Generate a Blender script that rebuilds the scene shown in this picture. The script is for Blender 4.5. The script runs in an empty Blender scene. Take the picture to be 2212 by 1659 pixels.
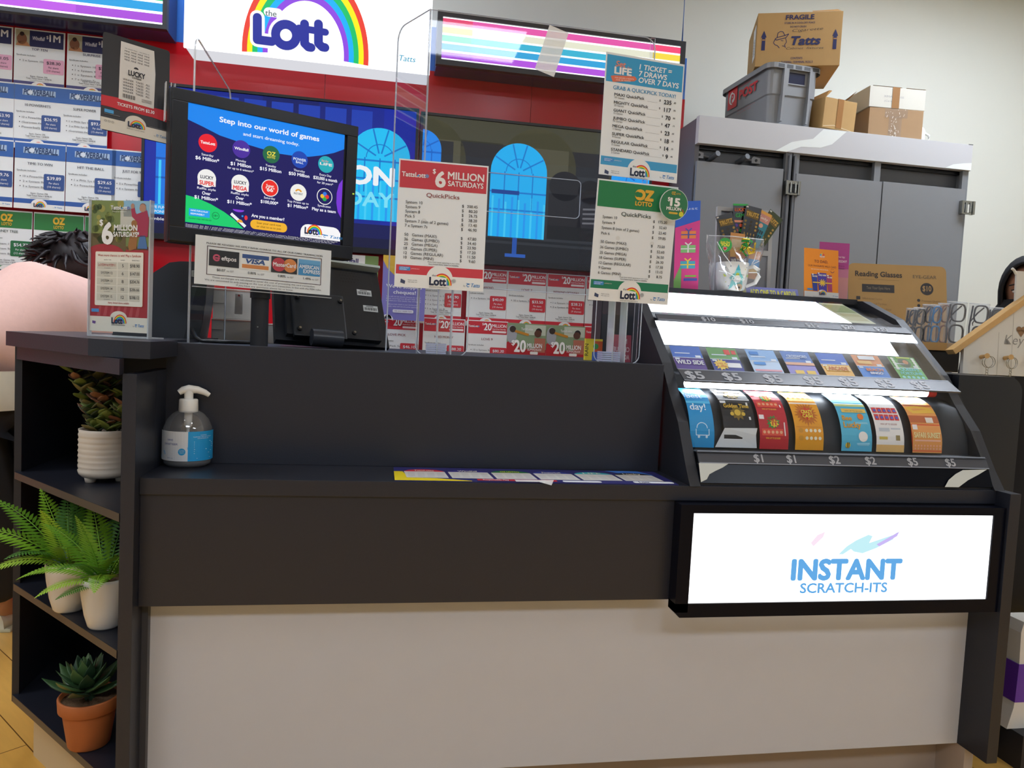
import bpy, bmesh, math, random
from mathutils import Vector, Matrix, Euler
random.seed(7)
R = math.radians
SC = bpy.context.scene
COL = SC.collection
EYE = Vector((0, 0, 1.10)); FPX = 1600.0
# ---------------------------------------------------------------- camera, world, lights, exposure
_yaw, _pit, _rol = R(10.27), R(3.41), R(-2.86)
_f = Vector((math.sin(_yaw)*math.cos(_pit), math.cos(_yaw)*math.cos(_pit), -math.sin(_pit)))
_r0 = Vector((math.cos(_yaw), -math.sin(_yaw), 0)); _d0 = _f.cross(_r0)
_r = _r0*math.cos(_rol) + _d0*math.sin(_rol); _d = -_r0*math.sin(_rol) + _d0*math.cos(_rol)
cam_data = bpy.data.cameras.new('camera'); cam = bpy.data.objects.new('camera', cam_data); COL.objects.link(cam)
cam_data.sensor_width = 36; cam_data.lens = 36*FPX/2212; cam_data.clip_start = .05
cam.matrix_world = Matrix((( _r.x, -_d.x, -_f.x, EYE.x), (_r.y, -_d.y, -_f.y, EYE.y), (_r.z, -_d.z, -_f.z, EYE.z), (0, 0, 0, 1)))
SC.camera = cam
W = bpy.data.worlds.new('world'); SC.world = W; W.use_nodes = True
W.node_tree.nodes['Background'].inputs[0].default_value = (.80, .90, 1.0, 1); W.node_tree.nodes['Background'].inputs[1].default_value = .30
vs = SC.view_settings; vs.view_transform = 'Standard'; vs.look = 'None'; vs.gamma = 1; vs.use_curve_mapping = False; vs.exposure = 0.0

def ray(x, y):
    v = _r*((x-1106)/FPX) + _d*((y-829.5)/FPX) + _f
    return v
def at(x, y, Y):                      # the point of the plane at depth Y that the photo shows at x, y
    v = ray(x, y); return EYE + v*(Y/v.y)
def on(x, y, z):                      # the point of the level surface at height z
    v = ray(x, y); return EYE + v*((z-EYE.z)/v.z)

# ---------------------------------------------------------------- materials
def lin(h):
    h = h.lstrip('#'); h = ''.join(q*2 for q in h) if len(h) == 3 else h; o = []
    for i in (0, 2, 4):
        c = int(h[i:i+2], 16)/255; o.append(c/12.92 if c <= .04045 else ((c+.055)/1.055)**2.4)
    return (o[0], o[1], o[2], 1)
_M = {}
def M(h, rough=.5, emit=0, metal=0, noise=0, scale=40, bump=0, spec=.5):
    key = (h, rough, emit, metal, noise, scale, bump, spec)
    if key in _M: return _M[key]
    m = bpy.data.materials.new(('glow_' if emit else 'surface_')+h.lstrip('#')); m.use_nodes = True
    nt = m.node_tree; p = nt.nodes['Principled BSDF']; c = lin(h)
    p.inputs['Base Color'].default_value = c; p.inputs['Roughness'].default_value = rough; p.inputs['Metallic'].default_value = metal
    p.inputs['Specular IOR Level'].default_value = spec
    if emit:
        p.inputs['Base Color'].default_value = (.02, .02, .02, 1)
        p.inputs['Specular IOR Level'].default_value = .12; p.inputs['Emission Color'].default_value = c; p.inputs['Emission Strength'].default_value = emit
    if noise or bump:
        tc = nt.nodes.new('ShaderNodeTexCoord'); n = nt.nodes.new('ShaderNodeTexNoise'); n.inputs['Scale'].default_value = scale; n.inputs['Detail'].default_value = 5
        nt.links.new(tc.outputs['Object'], n.inputs['Vector'])
        if noise:
            mx = nt.nodes.new('ShaderNodeMix'); mx.data_type = 'RGBA'
            mx.inputs[6].default_value = (c[0]*(1-noise), c[1]*(1-noise), c[2]*(1-noise), 1); mx.inputs[7].default_value = (min(1, c[0]*(1+noise)), min(1, c[1]*(1+noise)), min(1, c[2]*(1+noise)), 1)
            nt.links.new(n.outputs['Fac'], mx.inputs[0]); nt.links.new(mx.outputs[2], p.inputs['Base Color'])
        if bump:
            b = nt.nodes.new('ShaderNodeBump'); b.inputs['Strength'].default_value = bump; b.inputs['Distance'].default_value = .002
            nt.links.new(n.outputs['Fac'], b.inputs['Height']); nt.links.new(b.outputs[0], p.inputs['Normal'])
    _M[key] = m; return m
def E(h, s=1.0): return M(h, .4, s)
def clear(name, tint=(1, 1, 1), refl=.06, rough=.02, haze=0, hazecol=(.9, .9, .9), fres=.5):   # thin clear sheet
    m = bpy.data.materials.new(name); m.use_nodes = True; nt = m.node_tree; nt.nodes.clear()
    o = nt.nodes.new('ShaderNodeOutputMaterial'); t = nt.nodes.new('ShaderNodeBsdfTransparent'); t.inputs[0].default_value = (*tint, 1)
    g = nt.nodes.new('ShaderNodeBsdfGlossy'); g.inputs['Roughness'].default_value = rough; g.inputs[0].default_value = (1, 1, 1, 1)
    lw = nt.nodes.new('ShaderNodeLayerWeight'); lw.inputs[0].default_value = .15
    ma = nt.nodes.new('ShaderNodeMath'); ma.operation = 'MULTIPLY_ADD'; ma.inputs[1].default_value = fres; ma.inputs[2].default_value = refl
    nt.links.new(lw.outputs['Fresnel'], ma.inputs[0])
    mx = nt.nodes.new('ShaderNodeMixShader'); nt.links.new(ma.outputs[0], mx.inputs[0]); nt.links.new(t.outputs[0], mx.inputs[1]); nt.links.new(g.outputs[0], mx.inputs[2])
    last = mx
    if haze:
        d = nt.nodes.new('ShaderNodeBsdfDiffuse'); d.inputs[0].default_value = (*hazecol, 1)
        m2 = nt.nodes.new('ShaderNodeMixShader'); m2.inputs[0].default_value = haze
        nt.links.new(mx.outputs[0], m2.inputs[1]); nt.links.new(d.outputs[0], m2.inputs[2]); last = m2
    nt.links.new(last.outputs[0], o.inputs[0]); return m
ACRYL = clear('clear_acrylic', (.86, .88, .92), .03)
ACRYL2 = clear('clear_acrylic_pocket', (.97, .98, .98), .015, fres=.12)
EDGE = clear('acrylic_edge', (.9, .95, .97), .25, .1, .35)
GLASS = clear('display_glass', (.96, .97, .98), .012, fres=.12)
CELLO = clear('cellophane', (.93, .94, .97), .07, .08, .05)
PLASTIC = clear('clear_plastic_bottle', (.96, .97, .98), .09, .05, .11)
SLEEVE = clear('frosted_sleeve', (.96, .97, .98), .04, .1, .13, (.9, .93, .97), fres=.25)
TAPE = clear('frosted_tape', (1, 1, 1), .03, .3, .62, (.95, .97, .95))

def wood_floor():
    m = bpy.data.materials.new('timber_floor'); m.use_nodes = True; nt = m.node_tree; p = nt.nodes['Principled BSDF']
    tc = nt.nodes.new('ShaderNodeTexCoord'); mp = nt.nodes.new('ShaderNodeMapping'); mp.inputs['Rotation'].default_value = (0, 0, R(50))
    nt.links.new(tc.outputs['Object'], mp.inputs[0])
    b = nt.nodes.new('ShaderNodeTexBrick'); b.inputs['Color1'].default_value = lin('#f0bf66'); b.inputs['Color2'].default_value = lin('#dda84a'); b.inputs['Mortar'].default_value = lin('#6b4a1c')
    b.inputs['Scale'].default_value = 1; b.inputs['Brick Width'].default_value = 1.4; b.inputs['Row Height'].default_value = .13; b.inputs['Mortar Size'].default_value = .0015
    nt.links.new(mp.outputs[0], b.inputs['Vector'])
    n = nt.nodes.new('ShaderNodeTexNoise'); n.inputs['Scale'].default_value = 6; n.inputs['Detail'].default_value = 6
    mp2 = nt.nodes.new('ShaderNodeMapping'); mp2.inputs['Scale'].default_value = (1, 9, 1); nt.links.new(mp.outputs[0], mp2.inputs[0]); nt.links.new(mp2.outputs[0], n.inputs['Vector'])
    mx = nt.nodes.new('ShaderNodeMix'); mx.data_type = 'RGBA'; mx.blend_type = 'MULTIPLY'; mx.inputs[0].default_value = .25
    nt.links.new(b.outputs[0], mx.inputs[6]); nt.links.new(n.outputs['Fac'], mx.inputs[7]); nt.links.new(mx.outputs[2], p.inputs['Base Color']); p.inputs['Roughness'].default_value = .35
    return m
LAM = M('#24262f', .38, noise=.12, scale=300, bump=.12)
LAMD = M('#1c1e27', .42, noise=.12, scale=300, bump=.1)
WHITE = M('#c3c2c3', .55, noise=.02, scale=20)
BLACK = M('#121318', .35); BLK2 = M('#1c1e24', .5); METAL = M('#9a9a94', .25, metal=1)
PAPER = M('#e8ebeb', .6); CARD = M('#b8935c', .75, noise=.06, scale=25); CARDB = M('#a5845f', .75, noise=.06, scale=25)

# ---------------------------------------------------------------- mesh builder
_tc = bpy.data.curves.new('letters', 'FONT'); _tob = bpy.data.objects.new('letters', _tc)
_tc.resolution_u = 3
_TX = {}
def glyphs(s, bold, shear, space=1.0):
    k = (s, bold, shear, space)
    if k not in _TX:
        _tc.body = s; _tc.size = 1; _tc.offset = bold; _tc.shear = shear; _tc.space_character = space; _tc.fill_mode = 'FRONT'
        me = bpy.data.meshes.new_from_object(_tob)
        v = [(p.co.x, p.co.y) for p in me.vertices]; f = [tuple(p.vertices) for p in me.polygons]
        bpy.data.meshes.remove(me)
        x0 = min([a[0] for a in v] or [0]); x1 = max([a[0] for a in v] or [1])
        _TX[k] = (v, f, x0, x1)
    return _TX[k]
class B:
    def __init__(s, y0=0, lay=.0004):
        s.bm = bmesh.new(); s.ms = []; s.y0 = y0; s.lay = lay; s.em = 0; s.w = s.h = 1; s.x0 = 0; s.z0 = 0; s.clip = True
    def mi(s, m):
        if isinstance(m, str): m = E(m, s.em) if s.em else M(m)
        if m not in s.ms: s.ms.append(m)
        return s.ms.index(m)
    def face(s, pts, m, smooth=False):
        vs_ = [s.bm.verts.new(p) for p in pts]
        try:
            f = s.bm.faces.new(vs_); f.material_index = s.mi(m); f.smooth = smooth; return f
        except ValueError: return None
    def grid(s, rows, m, smooth=True, closed=False):   # rows of points joined into quads
        i = s.mi(m); vv = [[s.bm.verts.new(p) for p in r] for r in rows]
        for a, b in zip(vv, vv[1:]):
            n = len(a)
            for k in range(n if closed else n-1):
                q = [a[k], a[(k+1) % n], b[(k+1) % n], b[k]]
                try: f = s.bm.faces.new(q); f.material_index = i; f.smooth = smooth
                except ValueError: pass
        return vv
    def box(s, x0, y0, z0, x1, y1, z1, m, bev=0):
        r = bmesh.ops.create_cube(s.bm, size=1); i = s.mi(m)
        for v in r['verts']:
            v.co = ((x0+x1)/2+v.co.x*(x1-x0), (y0+y1)/2+v.co.y*(y1-y0), (z0+z1)/2+v.co.z*(z1-z0))
        fs = {f for v in r['verts'] for f in v.link_faces}
        for f in fs: f.material_index = i
        if bev:
            es = list({e for v in r['verts'] for e in v.link_edges})
            q = bmesh.ops.bevel(s.bm, geom=es, offset=bev, segments=2, affect='EDGES', profile=.7)
            for f in q['faces']: f.material_index = i
        return s
    def prism(s, poly, ax, a, b, m, smooth=False):
        def P(u, v, t): return (t, u, v) if ax == 'x' else ((u, t, v) if ax == 'y' else (u, v, t))
        s.face([P(u, v, a) for u, v in poly], m); s.face([P(u, v, b) for u, v in poly][::-1], m)
        n = len(poly)
        for k in range(n):
            p, q = poly[k], poly[(k+1) % n]
            s.face([P(*p, a), P(*q, a), P(*q, b), P(*p, b)], m, smooth)
        return s
    def tube(s, pts, r, m, n=8, caps=True):
        pts = [Vector(p) for p in pts]; rr = r if isinstance(r, (list, tuple)) else [r]*len(pts); rows = []
        up = Vector((0, 0, 1))
        for k, p in enumerate(pts):
            t = (pts[min(k+1, len(pts)-1)]-pts[max(k-1, 0)])
            t = t.normalized() if t.length > 1e-9 else Vector((0, 0, 1))
            u = t.cross(up)
            if u.length < .05: u = t.cross(Vector((0, 1, 0)))
            u.normalize(); w = t.cross(u)
            rows.append([p+u*rr[k]*math.cos(2*math.pi*j/n)+w*rr[k]*math.sin(2*math.pi*j/n) for j in range(n)])
        s.grid(rows, m, True, True)
        if caps: s.face(rows[0], m); s.face(rows[-1][::-1], m)
        return s
    def lathe(s, prof, m, n=32, c=(0, 0, 0), a0=0, a1=360, mod=None):
        full = abs(a1-a0) >= 360; k = n if full else n+1; rows = []
        for r, z in prof:
            rows.append([(c[0]+(r*(mod(t, z) if mod else 1))*math.cos(t), c[1]+(r*(mod(t, z) if mod else 1))*math.sin(t), c[2]+z) for t in [R(a0+(a1-a0)*j/n) for j in range(k)]])
        s.grid(rows, m, True, full); return s
    def ball(s, c, rx, ry, rz, m, n=16):
        prof = [(math.sin(math.pi*k/10), -math.cos(math.pi*k/10)) for k in range(11)]
        rows = [[(c[0]+max(r, 1e-4)*rx*math.cos(2*math.pi*j/n), c[1]+max(r, 1e-4)*ry*math.sin(2*math.pi*j/n), c[2]+z*rz) for j in range(n)] for r, z in prof]
        s.grid(rows, m, True, True); return s
    # ---- printing on the front face (-Y side); u,v are fractions from the top left of the sheet
    def area(s, w, h, x0=None, z0=0): s.w = w; s.h = h; s.x0 = -w/2 if x0 is None else x0; s.z0 = z0; return s
    def pt(s, u, v, L): return (s.x0+u*s.w, s.y0-L*s.lay, s.z0+(1-v)*s.h)
    def poly(s, uv, c, L=1):
        if s.clip: uv = [(min(1, max(0, u)), min(1, max(0, v))) for u, v in uv]
        return s.face([s.pt(u, v, L) for u, v in uv], c)
    def r(s, u0, v0, u1, v1, c, L=1): return s.poly([(u0, v0), (u1, v0), (u1, v1), (u0, v1)], c, L)
    def rr(s, u0, v0, u1, v1, c, L=1, rad=.02):
        ar = s.w/s.h; pts = []
        for cu, cv, a in ((u1-rad, v0+rad*ar, -90), (u1-rad, v1-rad*ar, 0), (u0+rad, v1-rad*ar, 90), (u0+rad, v0+rad*ar, 180)):
            for k in range(5):
                t = R(a+22.5*k); pts.append((cu+rad*math.cos(t), cv+rad*ar*math.sin(t)))
        return s.poly(pts, c, L)
    def disc(s, u, v, rad, c, L=1, rv=None, n=24, a0=0, a1=360):
        ar = s.w/s.h; rv = rad*ar if rv is None else rv
        return s.poly([(u+rad*math.cos(R(a0+(a1-a0)*k/n)), v-rv*math.sin(R(a0+(a1-a0)*k/n))) for k in range(n if a1-a0 >= 360 else n+1)], c, L)
    def ring(s, u, v, r0, r1, c, L=1, a0=0, a1=360, n=24, sq=1.0):
        ar = s.w/s.h*sq; P = lambda q, t: (u+q*math.cos(t), v-q*ar*math.sin(t))
        for k in range(n):
            t, t2 = R(a0+(a1-a0)*k/n), R(a0+(a1-a0)*(k+1)/n)
            s.poly([P(r0, t), P(r1, t), P(r1, t2), P(r0, t2)], c, L)
    def line(s, pts, wd, c, L=1):
        ar = s.w/s.h
        for (a, b), (p, q) in zip(pts, pts[1:]):
            dx, dy = (p-a), (q-b)/ar; l = math.hypot(dx, dy) or 1; nx, ny = -dy/l*wd/2, dx/l*wd/2*ar
            s.poly([(a+nx, b+ny), (p+nx, q+ny), (p-nx, q-ny), (a-nx, b-ny)], c, L)
    def t(s, txt, u, v, cap, c, al='l', w=None, bold=0, sh=0, L=2, rot=0, mir=False, space=1.0):
        d = max(0, bold)*.85; vs_, fs, x0, x1 = glyphs(txt, min(0, bold), sh, space); x0 -= d; x1 += d
        k = cap*s.h/.70; kx = (w*s.w/(x1-x0)) if w else k
        i = s.mi(c); ox = {'l': 0, 'c': .5, 'r': 1}[al]*(x1-x0)
        px, py, pz = s.pt(u, v, L); ca, sa = math.cos(R(rot)), math.sin(R(rot)); new = []
        e = .71*d
        for ci, (sx, sz) in enumerate(((-d, 0), (d, 0), (0, d), (0, -d), (e, e), (-e, e), (e, -e), (-e, -e)) if d > .02 else ((-d, 0), (d, 0)) if d else ((0, 0),)):   # heavier strokes
            new = []
            for a, b in vs_:
                X = (a+sx-x0-ox)*kx*(-1 if mir else 1); Z = (b+sz)*k
                new.append(s.bm.verts.new((px+X*ca-Z*sa, py-ci*.1*s.lay, pz+X*sa+Z*ca)))
            for f in fs:
                try: q = s.bm.faces.new([new[j] for j in f]); q.material_index = i
                except ValueError: pass
    def warp(s, fn):
        for v in s.bm.verts: v.co = fn(v.co)
        return s
    def rot(s, mat4):
        bmesh.ops.transform(s.bm, matrix=mat4, verts=s.bm.verts); return s
    def build(s, name, parent=None, loc=(0, 0, 0), rot=(0, 0, 0), label=None, cat=None, group=None, kind=None):
        me = bpy.data.meshes.new(name); bmesh.ops.recalc_face_normals(s.bm, faces=s.bm.faces); s.bm.to_mesh(me); s.bm.free()
        for m in s.ms: me.materials.append(m)
        o = bpy.data.objects.new(name, me); COL.objects.link(o); o.parent = parent; o.location = loc; o.rotation_euler = rot
        return tag(o, label, cat, group, kind)
def tag(o, label=None, cat=None, group=None, kind=None):
    for k, v in (('label', label), ('category', cat), ('group', group), ('kind', kind)):
        if v: o[k] = v
    return o
def thing(name, label, cat, loc=(0, 0, 0), rot=(0, 0, 0), group=None):
    o = bpy.data.objects.new(name, None); o.empty_display_size = .05; COL.objects.link(o); o.location = loc; o.rotation_euler = rot
    return tag(o, label, cat, group)
def copy_tree(o, parent=None):
    c = o.copy(); COL.objects.link(c); c.parent = parent
    for ch in [k for k in COL.objects if k.parent == o]: copy_tree(ch, c)
    return c
def sheet(name, label, cat, w, h, draw, loc, rot=(0, 0, 0), group=None, bg=PAPER, th=.0012, parent=None, rad=0, em=0, lay=.0004):
    b = B(0, lay).area(w, h); b.em = em
    if rad:
        b.rr(0, 0, 1, 1, bg, 0, rad); pts = [tuple(v.co) for v in b.bm.verts]
        b.face([(x, y+th, z) for x, y, z in pts], bg)
    else: b.box(-w/2, 0, 0, w/2, th, h, bg)
    if draw: draw(b)
    return b.build(name, parent, loc, rot, label, cat, group)

# ---------------------------------------------------------------- the setting
def struct(name, b, loc=(0, 0, 0), rot=(0, 0, 0)): return b.build(name, None, loc, rot, kind='structure')
WALL = M('#dcdcd2', .8, noise=.015, scale=3)
b = B(); b.box(-5, -5, -.1, 6, 4.2, 0, wood_floor()); struct('floor', b)
b = B(); b.box(-5, -5, 3.2, 6, 4.2, 3.3, M('#e4e4e0', .9)); struct('ceiling', b)
b = B(); b.box(-5, 3.75, 0, 6, 3.85, 3.2, WALL); struct('wall_back', b)
b = B(); b.box(3.95, -1, 0, 4.05, 3.75, 3.2, WALL); struct('wall_right', b)
RED = M('#cf1424', .22, spec=.45); BLUEP = M('#3f7fe0', .3)
b = B()
b.box(-3.2, 3.3, 0, -.27, 3.36, 2.243, RED); b.box(-.268, 3.3, 0, .62, 3.36, 2.243, RED); b.box(.622, 3.3, 0, 1.34, 3.36, 2.243, RED)
b.box(-3.2, 3.305, 2.245, 1.34, 3.36, 2.43, BLUEP)
struct('wall_red', b)
# ceiling lights
def ceiling_light(x, y, w, d, s, label, round_=False, col='#e6f0ff'):
    t = thing('ceiling_light', label, 'ceiling light', (x, y, 3.2))
    b = B()
    if round_:
        b.lathe([(.001, -.02), (w/2, -.02)], E(col, s), 24); b.build('diffuser', t)
        b = B(); b.lathe([(w/2, 0), (w/2, -.02), (w/2+.02, -.022), (w/2+.025, 0)], M('#eeeeee'), 24); b.build('rim', t)
    else:
        b.box(-w/2, -d/2, -.02, w/2, d/2, -.012, E(col, s)); b.build('diffuser', t)
        b = B()
        for q in (-1, 1): b.box(-w/2-.03, q*(d/2+.015)-.015, -.03, w/2+.03, q*(d/2+.015)+.015, 0, M('#eeeeee')); b.box(q*(w/2+.015)-.015, -d/2, -.03, q*(w/2+.015)+.015, d/2, 0, M('#eeeeee'))
        b.build('frame', t)
LS = 19
ceiling_light(.95, -.1, .2, .2, 60, 'round ceiling downlight over the scratch ticket end of the counter', True)
ceiling_light(-.85, .4, .2, .2, 60, 'round ceiling downlight over the plant shelf end of the counter', True)
for x, n in ((-2.4, 'left'), (.3, 'middle'), (3.0, 'right')):
    ceiling_light(x, -1.6, 1.2, .6, LS, 'long white ceiling panel light in front of the counter, %s one of three' % n)
ceiling_light(-2.5, 1.3, 1.2, .6, LS*.9, 'long white ceiling panel light over the floor left of the plant shelf')  # unseen panel, added to brighten the left floor and shelf edges
ceiling_light(2.75, 2.5, 1.2, .4, LS*1.7, 'long white ceiling panel light over the grey cabinet')
ceiling_light(-.75, 2.75, 1.2, .4, LS*1.1, 'long white ceiling panel light over the staff side of the counter')

# ---------------------------------------------------------------- service counter
ZT, ZL, ZA, ZW = 1.057, .788, .522, .113
YB, YF, YW = 1.75, 1.573, 1.625
ct = thing('service_counter', 'long black laminate service counter with a white lower front', 'counter', (0, 0, 0))
b = B(); b.box(-.464, YB, ZL, .70, YB+.03, ZT, LAM, .0015); b.build('upstand', ct)
b = B(); b.box(-.60, YB+.03, ZT-.035, .70, 2.36, ZT-.003, LAMD, .0015); b.build('worktop', ct)
b = B(); b.box(-.4615, YF, ZL-.034, 1.515, 1.9, ZL, LAM, .0015); b.build('ledge', ct)
b = B(); b.box(-.4615, YF+.006, ZA, .70, YF+.03, ZL-.034, LAM, .001); b.box(.70, YF+.006, ZA+.1, 1.515, YF+.03, ZL-.034, LAMD); b.build('apron', ct)
b = B(); b.box(-.462, YW, ZW, 1.515, YW+.03, ZA+.2, WHITE, .001); b.build('front_panel', ct, label='white lower front panel')
b = B(); b.box(-.43, YW+.07, 0, 1.54, YW+.09, ZW, M('#a8998b', .5)); b.build('kick_board', ct)
b = B(); b.box(1.515, 1.53, .113, 1.545, 2.3, ZL, LAMD, .001); b.build('end_panel', ct)
b = B(); b.box(1.517, 1.60, 0, 1.543, 2.28, .113, M('#a8998b', .5)); b.build('end_plinth', ct)
b = B(); b.box(-.488, 1.545, .05, -.462, YW+.05, ZT-.06, LAM, .001); b.box(-.488, YW+.05, .05, -.462, YB+.03, ZT-.06, LAM); b.build('end_post', ct)
b = B(); b.box(-.475, YF+.035, .05, -.450, YW+.002, ZA, M('#3a3b40', .4)); b.build('filler_strip', ct)

# corner shelf unit, its open front cut at an angle
CX0, CY0, CX1, CY1 = -.475, 1.525, -.855, 1.955
sh = thing('corner_shelf', 'black angled corner shelf unit with three open shelves of pot plants', 'shelf unit')
def shelfpoly(g=0): return [(CX1, CY1-g), (CX0-.0135, CY0+.02), (CX0-.0135, 2.33), (CX1, 2.33)]
tb = B(); tb.prism([(CX1-.02, 1.95), (-.57, 1.60), (-.49, 1.55), (-.44, 1.55), (-.44, 1.748), (-.466, 1.748), (-.466, 2.35), (CX1-.02, 2.35)], 'z', ZT-.03, ZT+.004, LAM); tb.build('top_board', sh)
tb = B(); tb.prism([(CX1, CY1), (CX0-.014, CY0+.005), (CX0-.014, CY0+.03), (CX1, CY1+.03)], 'z', ZT-.062, ZT-.031, LAM); tb.build('top_rail', sh)
EDGEB = M('#4c4138', .45)  # lighter brown on the shelf edges: light from the left put into the colour
for zz in (.722, .447, .168):
    tb = B(); tb.prism(shelfpoly(), 'z', zz-.017, zz, LAMD); tb.prism([(CX1, CY1-.0015), (CX0-.014, CY0+.0185), (CX0-.014, CY0+.0195), (CX1, CY1-.0005)], 'z', zz-.0168, zz-.0002, EDGEB); tb.build('shelf', sh)
tb = B(); tb.box(CX1-.002, CY1, .151, CX1+.014, 2.33, ZT-.031, LAMD); tb.build('side_panel', sh)
tb = B(); tb.box(CX1, 2.33, .151, -.462, 2.35, ZT-.031, LAMD); tb.build('back_panel', sh)
tb = B(); tb.prism([(CX1+.04, CY1+.02), (CX0-.02, CY0+.09), (CX0-.02, 2.3), (CX1+.04, 2.3)], 'z', 0, .15, M('#cdb78f', .5)); tb.build('plinth', sh)

# ---------------------------------------------------------------- scratch ticket display
PXL, PXR = .707, 1.507
dt = thing('ticket_display', 'black curved glass-fronted scratch ticket display lit from inside', 'display case')
OUT = [(1.568, ZL), (1.60, .83), (1.66, .925), (1.722, .987), (1.785, 1.062), (1.886, 1.144), (1.978, 1.217), (2.14, 1.278), (2.33, 1.285), (2.33, ZL)]
for x0, x1 in ((PXL, PXL+.026), (PXR, PXR+.028)):
    b = B(); b.prism(OUT, 'x', x0, x1, BLK2); b.build('side_panel', dt)
def strip(p, q, name, m, dx=.0, th=.004, parent=dt):
    b = B(); ny, nz = -(q[1]-p[1]), (q[0]-p[0]); l = math.hypot(ny, nz); ny, nz = -abs(ny/l)*th, abs(nz/l)*th
    b.prism([p, q, (q[0]-ny, q[1]-nz), (p[0]-ny, p[1]-nz)], 'x', PXL+.026+dx, PXR-dx, m); return b.build(name, parent)
GP = [(1.575, .795), (1.594, .838), (1.611, .865), (1.706, 1.022), (1.755, 1.049), (1.906, 1.175), (1.932, 1.191), (2.165, 1.277)]
bp = strip(GP[0], GP[1], 'base_panel', M('#0a0c14', .2, spec=.08))
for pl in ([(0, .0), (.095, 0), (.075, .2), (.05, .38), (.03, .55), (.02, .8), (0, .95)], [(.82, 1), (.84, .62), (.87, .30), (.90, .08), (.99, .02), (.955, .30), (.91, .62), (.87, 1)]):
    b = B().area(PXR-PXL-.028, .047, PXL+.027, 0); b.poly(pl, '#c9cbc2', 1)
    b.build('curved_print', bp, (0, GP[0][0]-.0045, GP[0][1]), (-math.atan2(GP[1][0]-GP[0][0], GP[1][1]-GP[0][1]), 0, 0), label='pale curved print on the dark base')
for i in (2, 4, 6): strip(GP[i], GP[i+1], 'glass_pane', GLASS, .001, .003)
b = B(); b.box(PXL+.026, 1.58, ZL, PXR, 2.32, ZL+.006, BLK2); b.box(PXL+.026, 2.30, ZL, PXR, 2.32, 1.28, BLK2); b.build('cabinet_back', dt)
b = B(); b.box(PXL+.026, 2.165, 1.268, PXR, 2.33, 1.284, BLK2); b.build('top_panel', dt)
DK = M('#252a30', .55)
b = B(); b.grid([[(x, y, z) for x in (PXL+.027, PXR-.001)] for y, z in ((1.60, .862), (1.66, .862), (1.668, .905), (1.688, .947), (1.715, .978), (1.75, .992), (1.80, 1.0))], DK); b.build('ticket_deck', dt)
b = B(); b.grid([[(x, y, z) for x in (PXL+.027, PXR-.001)] for y, z in ((1.75, 1.035), (1.80, 1.042), (1.875, 1.108), (1.955, 1.18))], DK); b.build('ticket_deck', dt)
b = B(); b.grid([[(x, y, z) for x in (PXL+.027, PXR-.001)] for y, z in ((1.915, 1.178), (1.99, 1.19), (2.18, 1.262))], DK); b.build('ticket_deck', dt)
LED = 26.0
b = B(); b.tube([(PXL+.05, 1.745, 1.014), (PXR-.07, 1.745, 1.014)], .011, E('#f4f9ff', LED), 12); b.tube([(PXR-.07, 1.745, 1.014), (PXR-.045, 1.745, 1.014)], .011, M('#d83a3a'), 12); b.build('light_tube', dt, label='lit white tube light')
b = B(); b.grid([[(x, y, z) for x in (PXL+.03, PXR-.07)] for y, z in ((1.860, 1.108), (1.93, 1.172))], E('#f4f9ff', 4), False); b.build('tube_glare', dt, label='lit white light panel')  # glare of the overexposed tube, shaped as a glowing sheet
b = B(); b.grid([[(x, y, z) for x in (PXL+.03, PXR-.15)] for y, z in ((1.965, 1.197), (2.16, 1.268))], E('#f4f9ff', 2.6), False); b.build('tube_glare', dt, label='lit white light panel')  # tube glare on the top row, also a glowing sheet
for i, prices in ((1, [(1639, '$1'), (1710, '$1'), (1804, '$2'), (1882, '$2'), (1973, '$5'), (2055, '$5')]), (3, [(1507, '$5'), (1588, '$5'), (1678, '$5'), (1766, '$5'), (1843, '$5'), (1923, '$5'), (2000, '$5')]), (5, [(1532, '$10'), (1616, '$10'), (1757, '$15'), (1836, '$20'), (1907, '$30')])):
    p, q = GP[i], GP[i+1]; hh = math.hypot(q[0]-p[0], q[1]-p[1]); ang = math.atan2(q[0]-p[0], q[1]-p[1])
    b = B(); b.area(PXR-PXL-.03, hh, PXL+.029, 0); b.box(PXL+.029, 0, 0, PXR-.001, .004, hh, M('#4a4d54', .25))
    b.r(0, 0, 1, .07, '#8d929b', 1); b.r(0, .93, 1, 1, '#8d929b', 1)
    for px, s in prices:
        X = at(px, 1000 if i == 1 else 818 if i == 3 else 702, p[0]).x
        b.t(s, (X-b.x0)/b.w, .82, .62, '#a9aaae', 'c', bold=.03)
    b.build('price_strip', dt, (0, p[0]-.004, p[1]), (-ang, 0, 0))

# tickets inside the display: each one printed flat, then bent along its deck
def along(path):
    L = [0]
    for a, c in zip(path, path[1:]): L.append(L[-1]+math.hypot(c[0]-a[0], c[1]-a[1]))
    def f(t):
        t = max(0, min(t, L[-1]*.9999))
        for k in range(len(L)-1):
            if t <= L[k+1]:
                u = (t-L[k])/(L[k+1]-L[k]); a, c = path[k], path[k+1]
                ty, tz = c[0]-a[0], c[1]-a[1]; l = math.hypot(ty, tz)
                return a[0]+(c[0]-a[0])*u, a[1]+(c[1]-a[1])*u, -tz/l, ty/l
    return f, L[-1]
def smooth_path(p, n=4):
    out = []
    for k in range(len(p)-1):
        a, q, c, d = p[max(k-1, 0)], p[k], p[k+1], p[min(k+2, len(p)-1)]
        for j in range(n):
            t = j/n; out.append(tuple(.5*(2*q[i]+(c[i]-a[i])*t+(2*a[i]-5*q[i]+4*c[i]-d[i])*t*t+(3*q[i]-a[i]-3*c[i]+d[i])*t**3) for i in (0, 1)))
    return out+[p[-1]]
P1 = smooth_path([(1.652, .866), (1.655, .905), (1.674, .949), (1.705, .982), (1.752, .998)])
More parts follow.
